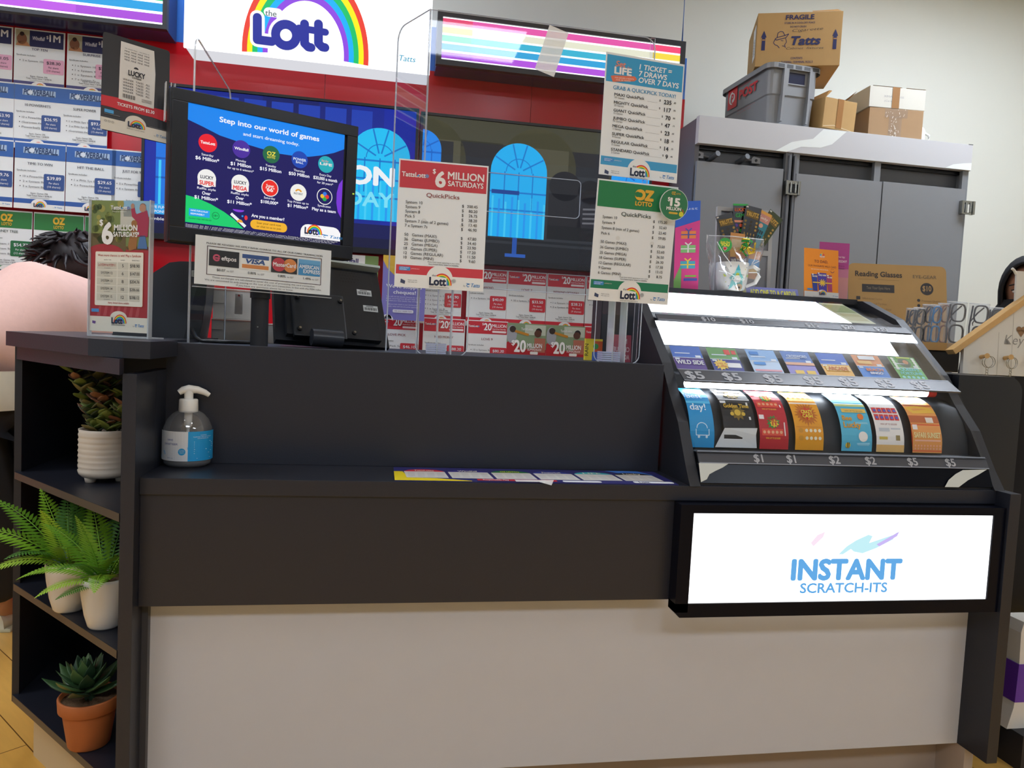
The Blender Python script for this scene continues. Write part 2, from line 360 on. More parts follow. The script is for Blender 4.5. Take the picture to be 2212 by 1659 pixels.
P2 = smooth_path([(1.793, 1.046), (1.858, 1.104)])
P3 = smooth_path([(1.975, 1.196), (2.15, 1.262)])
def ticket(path, xc, w, label, draw, bg, dy=0):
    f, L = along(path); b = B(0, .0006).area(w, L); n = 14
    for k in range(n): b.r(0, k/n, 1, (k+1)/n, bg, 0)
    draw(b)
    def fn(c):
        y, z, ny, nz = f(c.z); d = -c.y+.002+dy
        return Vector((xc+c.x, y+ny*d, z+nz*d))
    b.warp(fn); return b.build('scratch_ticket', None, label=label, cat='scratch ticket', group='scratch tickets in the lit display')
def coins(b, v0, v1, nu, nv, c, u0=.12, u1=.88, rad=.06):
    for j in range(nv):
        for i in range(nu): b.disc(u0+(u1-u0)*i/max(1, nu-1), v0+(v1-v0)*j/max(1, nv-1), rad, c, 2, n=10)
def burst(b, u, v, r0, c, L=1, n=14, seed=1):
    ar = b.w/b.h; rn = random.Random(seed); p = []
    for k in range(2*n):
        q = r0*(1 if k % 2 else .68)*(.9+.2*rn.random()); p.append((u+q*math.cos(math.pi*k/n), v-q*ar*math.sin(math.pi*k/n)))
    b.poly(p, c, L)
def t_blue(b):
    b.t('the', .1, .2, .09, '#d8f2ff', bold=.02); b.t('best', .1, .31, .09, '#d8f2ff', bold=.02); b.t('day!', .1, .50, .1, '#e8f8ff', bold=.02)
    b.r(0, .36, 1, .40, '#5cc6f2'); b.ring(.5, .75, .2, .23, '#d8f2ff', 1, 0, 180); b.line([(.25, .76), (.25, .84), (.78, .84), (.78, .76)], .03, '#d8f2ff'); b.disc(.36, .86, .05, '#d8f2ff'); b.disc(.68, .86, .05, '#d8f2ff')
def t_black(b):
    for o in (0, .32): b.r(.02, .02+o, .2, .06+o, '#e9e9e9', 2); b.t('Golden Time', .5, .13+o, .06, '#e0b63a', 'c', .8, bold=.03); burst(b, .5, .2+o, .25, '#7d661f', 1, 10); b.disc(.5, .2+o, .1, '#d9b540', 2); b.disc(.32, .22+o, .06, '#d9b540', 2); b.disc(.68, .22+o, .06, '#d9b540', 2)
    b.r(0, .30, 1, .325, '#cfcfcf', 2); b.r(.84, .36, .9, .62, '#ddd', 2); b.clip = False; b.poly([(-.28, .99), (.02, .74), (1.06, .73), (1, .82), (1.04, .99)], '#d9dcdc', 3)
def t_red(b):
    for o in (.12, .52):
        b.r(.03, .02+o, .2, .08+o, '#f3ecec', 2); burst(b, .5, .12+o, .24, '#3f8f3c', 1, 12, 2); burst(b, .53, .13+o, .16, '#f4d33a', 2, 9, 3); b.t('HIT', .5, .115+o, .05, '#c8242b', 'c', .3, .03, L=3); b.t('IT', .55, .165+o, .045, '#c8242b', 'c', .2, .03, L=3)
        b.r(.08, .21+o, .82, .30+o, '#e8553f', 1); coins(b, .255+o, .255+o, 5, 1, '#f1b38a', .16, .74, .05); b.r(.86, .12+o, .9, .3+o, '#f1e6e0', 2); b.t('WIN UP TO $10,000', .45, .345+o, .022, '#f4d33a', 'c', .5)
    b.r(0, .04, 1, .06, '#f7f0f0', 2)
def t_yellow(b):
    b.r(0, .33, 1, .35, '#f7f3ea', 2); burst(b, .5, .5, .42, '#c9731c', 1, 22, 4); burst(b, .5, .5, .25, '#d63b25', 2, 10, 5); b.t('CRAZY', .52, .5, .05, '#f5e24a', 'c', .4, .04, L=3); b.t('CASH', .52, .56, .05, '#f5e24a', 'c', .36, .04, L=3)
    coins(b, .74, .84, 4, 2, '#fff6d8', .4, .86, .055); b.disc(.2, .74, .08, '#d99a2a', 2); b.disc(.2, .84, .08, '#d99a2a', 2); coins(b, .12, .2, 5, 2, '#f8c95a', .15, .85, .05); b.r(.05, .69, .95, .695, '#c9731c', 2)
def t_cyan(b):
    b.r(0, 0, 1, .32, '#c9ecf3'); b.r(0, .32, 1, .36, '#cfd98a'); b.r(.15, .40, .95, .46, '#e9c15a', 2); b.t('WIN UP TO $25,000', .55, .45, .025, '#7a4a12', 'c', .6)
    b.t('Bee', .1, .58, .07, '#e9a21c', bold=.03); b.t('Lucky', .1, .68, .08, '#e9a21c', bold=.03); b.disc(.72, .52, .1, '#e77c2a', 2); b.rr(.5, .6, .92, .92, '#8fd4ea', 1, .05); b.disc(.7, .8, .15, '#fdf7ef', 2); b.disc(.2, .92, .08, '#f0cc3a', 2); b.r(.17, .88, .19, .96, '#2a2a2a', 3); b.r(.22, .88, .24, .96, '#2a2a2a', 3)
def t_white(b):
    b.t('ROYAL', .5, .1, .05, '#a8b0b8', 'c', .6, .03); b.poly([(.45, .12), (.5, .08), (.55, .12), (.5, .17)], '#d84a4a', 2)
    for j in range(2):
        for i in range(5): b.r(.06+.18*i, .36+.11*j, .22+.18*i, .45+.11*j, '#e0433d', 1); b.disc(.14+.18*i, .41+.11*j, .05, '#5566c4', 2, n=10)
    b.t('WIN UP TO $50,000', .5, .63, .025, '#98302c', 'c', .6); b.r(.12, .67, .5, .72, '#c8ced4'); b.r(.55, .67, .9, .69, '#c8ced4'); b.r(.1, .79, .4, .83, '#d8c060'); b.r(.7, .77, .85, .84, '#9c8a5a'); b.r(0, .9, 1, 1, '#f2c37a')
def t_orange(b):
    b.r(0, .03, 1, .16, '#f7d9a0'); b.poly([(.1, .28), (.3, .1), (.6, .22), (.8, .08), (1, .28)], '#f0a040', 1); b.r(0, .28, 1, .30, '#a8481c', 2); b.poly([(0, .34), (.4, .30), (.9, .34), (1, .42), (.2, .44)], '#f2c04a', 1)
    b.r(0, .47, 1, .58, '#c46a3a'); b.r(.55, .5, .8, .58, '#efe2d2', 2); b.r(0, .60, 1, .98, '#ef6a3c'); b.r(.04, .61, .2, .68, '#f4ece8', 2); b.t('SAFARI SUNSET', .5, .79, .07, '#f6e8a8', 'c', .9, .04); b.r(.06, .82, .94, .84, '#f8c0a8', 2); coins(b, .90, .94, 9, 2, '#f9b493', .08, .92, .03)
def X1(px): return at(px, 920, 1.665).x
row1 = [(1513, .062, '#1a97d6', t_blue, 'blue scratch ticket with a white drawing, first on the lowest row'), (1594, .082, '#17171a', t_black, 'black and gold scratch ticket above a torn white slip'), (1668, .076, '#c2222f', t_red, 'red scratch ticket with two green bursts'), (1744, .076, '#f0a51f', t_yellow, 'golden yellow scratch ticket with a red burst'), (1846, .084, '#59bfe0', t_cyan, 'pale blue scratch ticket with a small bee'), (1918, .078, '#f4f1ec', t_white, 'white scratch ticket with a grid of red squares'), (1998, .084, '#f2a65a', t_orange, 'orange scratch ticket that reads SAFARI SUNSET')]
for px, w, bg, dr, lb in row1: ticket(P1, X1(px), w, lb, dr, bg)
def m_gen(top, bot, title, tc, extra=None):
    def d(b):
        b.r(0, 0, 1, .5, top); b.r(0, .52, 1, 1, bot); b.r(0, .5, 1, .52, '#eef0f4', 2); b.r(.75, .40, .93, .49, '#e6ecf4', 2); b.r(.05, .54, .2, .60, '#e6ecf4', 2); b.r(.1, .3, .6, .34, '#dfe6f2', 2)
        if title: b.t(title, .5, .80, .17, tc, 'c', .9, .03, L=3)
        if extra: extra(b)
    return d
def ex_live(b): burst(b, .3, .75, .26, '#f2d25a', 2, 12); b.t('Live a', .3, .74, .09, '#d2322c', 'c', .3, L=4); b.t('Life', .3, .86, .09, '#d2322c', 'c', .3, L=4); b.r(.5, .66, .95, .86, '#f6f2ee', 2); b.r(.55, .08, .75, .3, '#d84a3c', 2); b.r(.8, .1, .95, .28, '#d84a3c', 2)
def ex_queen(b):
    for k in range(5): b.disc(.12, .1+.1*k, .06, '#e8efe0', 3, n=8); b.disc(.88, .1+.1*k, .06, '#e8efe0', 3, n=8)
    b.disc(.5, .28, .22, '#3f5a34', 2); b.disc(.55, .25, .1, '#c87a3c', 3); b.r(.3, .02, .8, .08, '#c9dc4a', 3); b.t("QUEEN'S", .5, .66, .12, '#7fe4ee', 'c', .7, .03, L=4); b.t('FORTUNE', .5, .83, .12, '#7fe4ee', 'c', .8, .03, L=4); coins(b, .93, .93, 5, 1, '#8fe6ea', .15, .85, .06)
def X2(px): return at(px, 785, 1.82).x
row2 = [(1487, m_gen('#4a72c4', '#5a3f8c', 'WILD SIDE', '#f4f4f0'), 'purple and blue scratch ticket ending LD SIDE, first on the middle row'), (1567, m_gen('#6aa05c', '#3a4290', None, '#fff', ex_live), 'green scratch ticket with a yellow starburst on dark blue'), (1652, m_gen('#8fb8e6', '#c8dcf2', None, '#fff', lambda b: (b.r(.1, .56, .5, .68, '#3f8fd8', 3), b.r(.05, .88, .95, .96, '#e8a0a8', 3), b.r(.1, .1, .4, .24, '#2f7fd0', 3))), 'pale blue scratch ticket with a pink line near its foot'), (1728, m_gen('#5a7fc4', '#9a8fd0', None, '#fff', lambda b: (b.t('CROSSWORD', .5, .3, .12, '#dfe8f6', 'c', .7, .03, L=4), b.r(.0, .5, 1, .62, '#e8b08a', 3), b.r(.2, .85, .5, 1, '#f2c84a', 3), b.r(.6, .85, .9, 1, '#f2c84a', 3))), 'blue to mauve scratch ticket with yellow tabs'), (1805, m_gen('#2f66c8', '#f0b54a', None, '#fff', lambda b: (b.r(.1, .58, .95, .8, '#f6cf7a', 3), b.t('ARCADE', .52, .77, .15, '#d8752c', 'c', .7, .04, L=4))), 'blue scratch ticket with a yellow and orange panel'), (1883, m_gen('#e8955a', '#3f86d8', None, '#fff', lambda b: (b.r(.2, .05, .8, .22, '#eef2f6', 3), b.r(.1, .28, .6, .42, '#f4c46a', 3), b.t('BEACH', .55, .74, .12, '#f08a3a', 'c', .6, .04, L=4), b.t('BINGO', .55, .88, .1, '#f4f4f4', 'c', .45, .04, L=4))), 'orange and blue bingo scratch ticket on the middle row'), (1963, m_gen('#5aa648', '#6ac05a', None, '#fff', ex_queen), "green scratch ticket that reads QUEEN'S FORTUNE")]
for px, dr, lb in row2: ticket(P2, X2(px), .084, lb, dr, '#dfe6f0')
ticket(P3, 1.40, .085, 'olive scratch ticket at the dim end of the top row', lambda b: (b.r(.05, .1, .95, .5, '#8f9a5a', 1), b.r(.1, .55, .9, .9, '#b0a870', 1)), '#c9c8a0', .002)

# sign box under the display
SGB = M('#0c0e18', .2, spec=.12)
sb = thing('lightbox_sign', 'glowing white lightbox that reads INSTANT SCRATCH-ITS on the counter front', 'sign')
x0, x1, z0, z1, yf = .676, 1.514, .494, .752, 1.538
b = B(); fx0, fx1, fz0, fz1 = .707, 1.482, .526, .733
for q in ((x0, z0+.012, fx0, z1), (fx1, z0, x1, z1), (fx0, fz1, fx1, z1)): b.box(q[0], yf, q[1], q[2], YF+.004, q[3], SGB)
b.prism([(x0, z0+.012), (x0+.012, z0), (fx1, z0), (fx1, fz0), (x0, fz0)], 'y', yf, YF+.004, SGB); b.build('frame', sb)
b = B(yf+.004).area(fx1-fx0, fz1-fz0, fx0, fz0); b.em = 1.0
b.box(fx0, yf+.004, fz0, fx1, YF, fz1, E('#fbfcff', 2.2))
INS = '#5fa9e6'
b.t('INSTANT', .508, .745, .225, INS, 'c', .372, .055); b.t('SCRATCH-ITS', .502, .90, .11, INS, 'c', .293, .03)
b.poly([(.475, .46), (.50, .37), (.53, .30), (.57, .235), (.585, .25), (.575, .33), (.60, .30), (.655, .235), (.67, .20), (.655, .29), (.60, .39), (.555, .45), (.525, .43), (.515, .40), (.49, .46)], '#c4f0f8', 1)
b.poly([(.60, .345), (.655, .235), (.675, .195), (.668, .25), (.64, .31), (.61, .37)], '#cbb9f6', 2); b.poly([(.38, .33), (.40, .24), (.425, .20), (.42, .26), (.39, .37)], '#fbe6f6', 1)
b.build('lit_panel', sb, label='lit white panel with blue letters')

# ---------------------------------------------------------------- printed emblems
RB = ['#e2342d', '#f5d52a', '#35a852', '#3a8fd6', '#7a4bb8']
RBL = ['#f0402e', '#fff200', '#08c46a', '#05b4ff', '#9048e6']
def lott(b, u, v, wd, cols=RB, dark='#1c2440', small=True, L=3):
    # u, v: middle of the foot line; wd: width as a fraction of the sheet
    ar = b.w/b.h; n = 18
    def arc(q0, q1, c, l):
        P = lambda q, t: (u+wd*(.12+q*math.cos(t)), v-wd*ar*(.02+1.18*q*math.sin(t)))
        for k in range(n):
            t, t2 = R(180*k/n), R(180*(k+1)/n); b.poly([P(q0, t), P(q1, t), P(q1, t2), P(q0, t2)], c, l)
    for k, c in enumerate(cols): arc(.46-.052*k, .46-.052*(k+1), c, L)
    b.poly([(u-wd*.5, v+.01), (u-wd*.5, v-wd*ar*.40), (u-wd*.34, v-wd*ar*.52), (u-wd*.1, v-wd*ar*.40), (u+wd*.33, v-wd*ar*.36), (u+wd*.34, v+.01)], '#f2f2ec' if not b.em else '#ffffff', L+1) if small else None
    b.t('Lott', u-wd*.48, v, wd*ar*.36, dark, 'l', wd*.80, .05, L=L+2)
    if small:
        b.t('the', u-wd*.36, v-wd*ar*.40, wd*ar*.10, '#3a3f4a', 'l', bold=.01, L=L+2)
        b.t("official home of australia's lotteries", u, v+wd*ar*.12, wd*ar*.05, '#55585c', 'c', wd*.95, L=L+1)
def tatts(b, u, v, cap, c='#2a7fc0', L=3):
    b.t('by', u-.075, v, cap*.45, '#777777', 'c', L=L); b.ring(u-.035, v-cap*.35, cap*.25*b.h/b.w, cap*.42*b.h/b.w, c, L, 30, 330, 10); b.line([(u-.055, v-cap*.9), (u-.012, v-cap*.75)], .006, c, L)
    b.t('Tatts', u, v, cap, c, 'l', .10, .02, .25, L)
def foot(b, v0, col, foot_v=None, logo=.24, cu=.5, white='#eeeee9', lv=None):
    # colour band with a white base and the dome behind the logo
    b.r(.012, v0, .988, v0+.072, col, 1); ar = b.w/b.h
    b.r(.0, v0+.072, 1, 1, white, 1); b.disc(cu, v0+.095, logo*.62, white, 2, logo*.62*ar*.98, 24, 0, 180)
    lott(b, cu-.0, (v0+.072+1)/2+.022 if lv is None else lv, logo)
    b.rr(.045, v0+.014, .17, v0+.044, '#3f8fd0', 2, .008); b.t('HAVE FUN & PLAY', .055, v0+.026, .008, '#fff', 'l', .10, L=3); b.t('RESPONSIBLY', .055, v0+.039, .008, '#fff', 'l', .08, L=3)
    b.t('gamblershelp.com.au', .18, v0+.03, .008, '#f2dcdc', 'l', .09, L=3)
    tatts(b, .86, 1-(1-v0)*.18, .03)
    b.poly([(.07, v0+.11), (.12, v0+.125), (.115, v0+.15), (.065, v0+.14)], '#3c4664', 3); b.t('Register your play', .15, v0+.12, .008, '#444', 'l', .1, L=3); b.t('Hold a player card', .15, v0+.135, .008, '#444', 'l', .1, L=3)
def tattslotto(b, u, v, cap, w, c='#f3efec', L=3):
    b.t('TattsLott', u, v, cap, c, 'l', w*.88, .03, L=L); b.disc(u+w*.93, v-cap*.4, cap*.42*b.h/b.w, '#7a86b4', L); b.disc(u+w*.60, v-cap*.35, cap*.22*b.h/b.w, '#4f9fd8', L+1)

# ---------------------------------------------------------------- lit boxes high on the wall
def litbox(name, label, x0, x1, z0, z1, yf, yb, draw, side, frame, fw, em=1.0):
    t = thing(name, label, 'lightbox')
    b = B(); b.box(x0+.004, yf+.012, z0+.004, x1-.004, yb, z1-.004, side); b.build('case', t)
    b = B(yf).area(x1-x0-2*fw, z1-z0-2*fw, x0+fw, z0+fw); b.em = em
    b.box(x0+fw, yf+.001, z0+fw, x1-fw, yf+.012, z1-fw, E('#ffffff', 1.7)); draw(b); b.build('lit_face', t, label='lit printed face')
    if fw:
        b = B()
        b.box(x0, yf-.006, z0, x1, yf+.02, z0+fw, frame); b.box(x0, yf-.006, z1-fw, x1, yf+.02, z1, frame); b.box(x0, yf-.006, z0+fw, x0+fw, yf+.02, z1-fw, frame); b.box(x1-fw, yf-.006, z0+fw, x1, yf+.02, z1-fw, frame); b.build('frame', t)
    return t
def d_lott(b):
    # big rainbow with the word in front of it
    W_, H_ = b.w, b.h
    def P(x, z): p = (x-b.x0)/W_; return (p, 1-(z-b.z0)/H_)
    def pt(px, py, L=2):
        q = at(px, py, 3.14); return P(q.x, q.z)
    def band(outer, inner, c, L):
        n = len(outer)
        for k in range(n-1): b.poly([outer[k], outer[k+1], inner[k+1], inner[k]], c, L)
    c0 = at(668, 118, 3.14); aL, aR = .225, .245
    for k, c in enumerate(RBL):
        r0, r1 = 1-.08*k, 1-.08*(k+1); o, i = [], []
        for j in range(41):
            t = R(183-186*j/40); a = aR
            o.append(P(c0.x-.012+a*r0*math.cos(t), c0.z+.345*r0*math.sin(t))); i.append(P(c0.x-.012+a*r1*math.cos(t), c0.z+.345*r1*math.sin(t)))
        band(o, i, c, 2)
    s2 = []
    def strokes(pts, wd, c, L):
        for a, q in zip(pts, pts[1:]):
            A, Q = pt(*a), pt(*q); b.line([A, Q], wd/W_, c, L+.01*len(s2)); s2.append(0)
        for k, a in enumerate(pts): u, v = pt(*a); b.disc(u, v, wd/2/W_, c, L+.15+.1*k, n=16)
    def letters(wd, c, L):
        strokes([(556, 38), (556, 86), (587, 90)], wd, c, L)
        u, v = pt(618, 76); q = .040+wd/2-.0135; b.ring(u, v, max(.0, .040-wd/2)/W_ if c != '#ffffff' else 0, (.040+wd/2)/W_, c, L, 0, 360, 32, 1.03)
        for x in (658, 688): strokes([(x, 52), (x, 94), (x+8, 102), (x+14, 103)], wd, c, L)
        strokes([(646, 61), (703, 70)], wd*.8, c, L)
    letters(.056, '#ffffff', 3); letters(.034, '#1f2a9c', 4)
    b.rr(*pt(570, 15), *pt(611, 40), '#ffffff', 5, .02); u, v = pt(573, 34); b.t('the', u, v, .052, '#3c5a5a', 'l', bold=.005, L=6, rot=0)
    u, v = pt(862, 131); b.t('Tatts', u, v, .052, '#2aa6c8', 'l', .07, .012, .2, L=2)
LX0, LX1, LZ0 = -.794, .160, 2.172
litbox('lottery_sign', 'large glowing white lightbox with a rainbow over dark blue letters', LX0, LX1, LZ0, 2.62, 3.14, 3.29, d_lott, E('#f4f8ff', .75), None, 0)
def rainbow_face(fadeL):
    def d(b):
        for k, c in enumerate(['#ff4f7d', '#ffe24a', '#17d38a', '#22a8ee', '#b24fe4']):
            z = .03+.195*k
            b.r(0, z, 1, z+.15, c, 1)
            g = {0: '#ff62b8', 1: '#fffde0', 2: '#3fc6e6', 3: '#35b4ee', 4: '#c65cf0'}[k]
            if fadeL: b.r(.12, z, 1, z+.15, g, 2); b.r(.88, z, 1, z+.15, c, 3)
            else: b.r(0, z, .82, z+.15, g, 2)
    return d
NAVY = M('#20265a', .25); FR = M('#22252b', .4)
litbox('stripe_lightbox', 'glowing rainbow striped lightbox above the left wall cards', -2.6, -.855, 2.228, 2.47, 3.14, 3.29, rainbow_face(False), NAVY, FR, .016, .95)
litbox('stripe_lightbox', 'glowing rainbow striped lightbox right of the white rainbow sign', .183, 1.262, 2.216, 2.432, 3.14, 3.29, rainbow_face(True), NAVY, FR, .022, .95)
b = B(); b.tube([(1.262, 3.18, 2.40), (1.268, 3.20, 2.8), (1.27, 3.2, 3.2)], .004, M('#2f6fc0'), 6); b.build('cable', None, label='blue cable hanging above the end of the striped lightbox', cat='cable')

# ---------------------------------------------------------------- televisions
def arch(b, u, w, v0, v1, c, c2, L=3, mullions=True):
    ar = b.w/b.h; rv = w/2*ar; vc = v0+rv
    b.poly([(u-w/2, v1)]+[(u-w/2*math.cos(R(180*k/20)), vc-rv*math.sin(R(180*k/20))) for k in range(21)]+[(u+w/2, v1)], c, L)
    if mullions:
        b.ring(u, vc, w*.22, w*.235, c2, L+1, 0, 180)
        for a in (30, 75, 105, 150): b.line([(u+w*.08*math.cos(R(a)), vc-w*.08*ar*math.sin(R(a))), (u+w*.49*math.cos(R(a)), vc-w*.49*ar*math.sin(R(a)))], .006, c2, L+1)
        for k in range(3): b.line([(u-w/2, vc+.02+k*.13), (u+w/2, vc+.02+k*.13)], .007, c2, L+1)
        for q in (-.25, .0, .25): b.line([(u+w*q, vc), (u+w*q, v1-.2)], .005, c2, L+1)
        for k in range(9): q = -.46+.115*k; b.r(u+w*q, v1-.30+.02*(k % 3), u+w*(q+.035), v1, '#1f9cf6' if k % 2 else '#42d2ff', L+1)
def d_tv1(b):
    b.em = .9
    n = 24
    for k in range(n): b.r(k/n, 0, (k+1)/n, 1, ['#0b1a66', '#0c1f7c', '#0d2492', '#0e28a4'][min(3, abs(12-k)//3)], 1)
    for k in range(6): b.r(.25+.1*k, .03, .33+.1*k, .2+.02*(k % 3), '#1b3fb4', 2)
    arch(b, .17, .26, .10, .80, '#1677e6', '#0f56b8'); arch(b, .50, .25, .10, .80, '#159cf4', '#1067c4'); arch(b, .865, .235, .14, .80, '#18c4fb', '#0d7ad2')
    b.r(0, .83, 1, .93, '#0c1356', 5); b.r(0, .93, 1, 1, '#0a0e3c', 5)
    b.t('$50 MILLION', .925, .545, .125, '#f4faff', 'r', .66, .05, L=5); b.t('THURSDAY', .925, .70, .10, '#7fe6ff', 'r', .48, .03, L=5)
    b.r(.0, .80, .14, .87, '#2fa6f0', 5.5); b.t('HAVE FUN & PLAY', .015, .83, .018, '#fff', 'l', .11, L=6); b.t('RESPONSIBLY', .015, .86, .018, '#fff', 'l', .09, L=6); b.t("gambler's help", .015, .91, .02, '#fff', 'l', .12, L=6)
def d_tv2(b):  # greyer colours stand for reflections in the clear screen before it
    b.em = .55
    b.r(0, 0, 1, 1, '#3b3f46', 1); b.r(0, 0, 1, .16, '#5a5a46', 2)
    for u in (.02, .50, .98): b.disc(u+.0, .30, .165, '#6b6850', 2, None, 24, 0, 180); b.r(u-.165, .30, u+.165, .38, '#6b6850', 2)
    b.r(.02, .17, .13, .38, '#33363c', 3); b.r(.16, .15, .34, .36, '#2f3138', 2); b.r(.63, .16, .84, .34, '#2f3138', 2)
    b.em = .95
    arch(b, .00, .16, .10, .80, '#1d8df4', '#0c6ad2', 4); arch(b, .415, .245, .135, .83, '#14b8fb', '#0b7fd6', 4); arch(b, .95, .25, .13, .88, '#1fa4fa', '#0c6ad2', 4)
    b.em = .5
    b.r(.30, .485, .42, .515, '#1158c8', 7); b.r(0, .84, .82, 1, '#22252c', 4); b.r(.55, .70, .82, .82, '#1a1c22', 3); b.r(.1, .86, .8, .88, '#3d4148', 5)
    # reflection of a couple in the clear screen, painted into the picture as dark shapes
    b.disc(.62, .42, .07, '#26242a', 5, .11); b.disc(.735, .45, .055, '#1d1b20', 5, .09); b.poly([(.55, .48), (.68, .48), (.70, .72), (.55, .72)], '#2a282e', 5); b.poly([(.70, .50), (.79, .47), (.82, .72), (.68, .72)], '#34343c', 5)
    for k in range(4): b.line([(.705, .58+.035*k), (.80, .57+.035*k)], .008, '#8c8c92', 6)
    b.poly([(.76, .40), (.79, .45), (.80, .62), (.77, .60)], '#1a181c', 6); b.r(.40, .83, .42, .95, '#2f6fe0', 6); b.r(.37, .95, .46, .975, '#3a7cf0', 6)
def tv(label, x0, x1, z0, z1, yf, draw):
    t = thing('television', label, 'television', ((x0+x1)/2, yf, z0)); w, h = x1-x0, z1-z0
    b = B(); b.box(-w/2, .004, 0, w/2, .055, h, BLACK, .004); b.build('case', t)
    b = B(0, .0004).area(w-.022, h-.036, None, .023); b.y0 = -.0005; draw(b); b.build('screen', t)
    b = B(); fw = .011
    for q in ((-w/2, 0, w/2, .023), (-w/2, h-fw, w/2, h), (-w/2, .023, -w/2+fw, h-fw), (w/2-fw, .023, w/2, h-fw)): b.box(q[0], -.006, q[1], q[2], .004, q[3], BLACK)
    b.build('bezel', t)
tv('wall television with a deep blue picture, behind the customer screen', -.967, .128, 1.436, 2.058, 3.24, d_tv1)
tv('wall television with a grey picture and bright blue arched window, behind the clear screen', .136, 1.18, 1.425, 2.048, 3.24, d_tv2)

# ---------------------------------------------------------------- cards on the wall
def card_draw(kind, title, price, shares, lines, games='296', value='$398.90', tcol=None):
    hc, pc, fc = {'b': ('#2f62ad', '#2f4f8e', '#2f5aa4'), 'g': ('#2a7a38', '#1f6a3c', '#2a7a38'), 'p': ('#2a2c5e', '#e8a9c4', '#3f3a78'), 'r': ('#cf2b3a', '#d0323f', '#cf2b3a')}[kind]
    def d(b):
        if kind == 'p':
            b.r(.03, .02, .97, .28, hc, 1); b.r(.03, .02, .3, .28, '#b9b79c', 2); b.disc(.15, .17, .1, '#8a5a3c', 3, .09); b.disc(.15, .09, .045, '#3a2218', 4); b.poly([(.03, .28), (.08, .21), (.25, .21), (.32, .28)], '#c98e62', 3)
            b.t('Windfall', .36, .17, .06, '#d6d6e4', 'l', .24, .03, .2, L=3); b.t('$', .63, .13, .05, '#f0f0f4', 'l', L=3); b.t('1M', .69, .17, .11, '#f0f0f4', 'l', .22, .03, L=3)
        elif kind == 'b':
            b.r(0, .02, 1, .25, hc, 1); b.rr(.17, .08, .87, .17, '#a9c2de', 2, .01); b.t('POWERBALL', .52, .165, .085, '#24406e', 'c', .66, .04, .15, L=3); b.disc(.34, .125, .05, '#dfe8f2', 4)
        elif kind == 'g':
            b.r(.01, .02, .99, .27, hc, 1); b.t('OZ', .5, .165, .10, '#e3b62a', 'c', .24, .07, L=3); b.t('LOTTO', .5, .235, .045, '#e3b62a', 'c', .20, .03, L=3)
        else:
            b.r(.02, .015, .98, .23, hc, 1); tattslotto(b, .04, .12, .035, .26); b.t('$', .37, .08, .04, '#fff', 'l', L=3); b.t('20', .41, .165, .12, '#fff', 'l', .19, .03, L=3); b.t('MILLION', .61, .11, .055, '#fff', 'l', .35, .02, L=3); b.t('Superdraw Saturday', .62, .15, .025, '#fff', 'l', .33, L=3); b.rr(.62, .17, .96, .205, '#f6e6e6', 3, .015)
        b.t(title, .5, .34, .038, tcol or {'p': '#3a3a62', 'r': '#8c3a40', 'b': '#3c4450', 'g': '#2d3f34'}[kind], 'c', min(.8, .045*len(title)), .012, L=3)
        b.t('Syndicate includes:', .05, .44, .024, '#4a4a4a', 'l', .38, .01, L=3)
        for k, s in enumerate(lines): b.disc(.12, .515+.075*k, .011, '#333', 3, n=8); b.t(s, .17, .53+.075*k, .03, '#5c5c5c', 'l', min(.42, .035*len(s)), L=3)
        b.rr(.58, .46, .99, .70, pc, 2, .03); tc = '#3c2430' if kind == 'p' else '#eef0f4'
        b.t(price, .785, .545, .048, tc, 'c', .28, .02, L=4); b.t('Per share', .785, .61, .03, tc, 'c', .2, L=4); b.t('(%d shares)' % shares, .785, .665, .03, tc, 'c', .26, L=4)
        b.t('Equiv. Games %s' % games, .5, .775, .024, '#4a4a4a', 'c', .34, .01, L=3); b.t('Total Ticket Value = %s' % value, .5, .81, .024, '#4a4a4a', 'c', .5, .01, L=3); b.r(.32, .83, .7, .835, '#8a8a8a', 2)
        b.r(.0, .85, 1, .92, fc, 1); b.disc(.5, .93, .16, '#eceae6', 2, .085, 20, 0, 180); b.r(.0, .92, 1, 1, '#eceae6', 2); lott(b, .5, .965, .22, small=False); tatts(b, .86, .965, .022)
    return d
WC = 'printed syndicate cards on the wall'
def card(kind, x, z, w, h, title, price, shares, lines, label, y=3.27, **k):
    sheet('wall_card', label, 'card', w, h, card_draw(kind, title, price, shares, lines, **k), (x+w/2, y, z), (R(-1.5), 0, 0), WC, PAPER, .0015, lay=.0005)
ch = .262
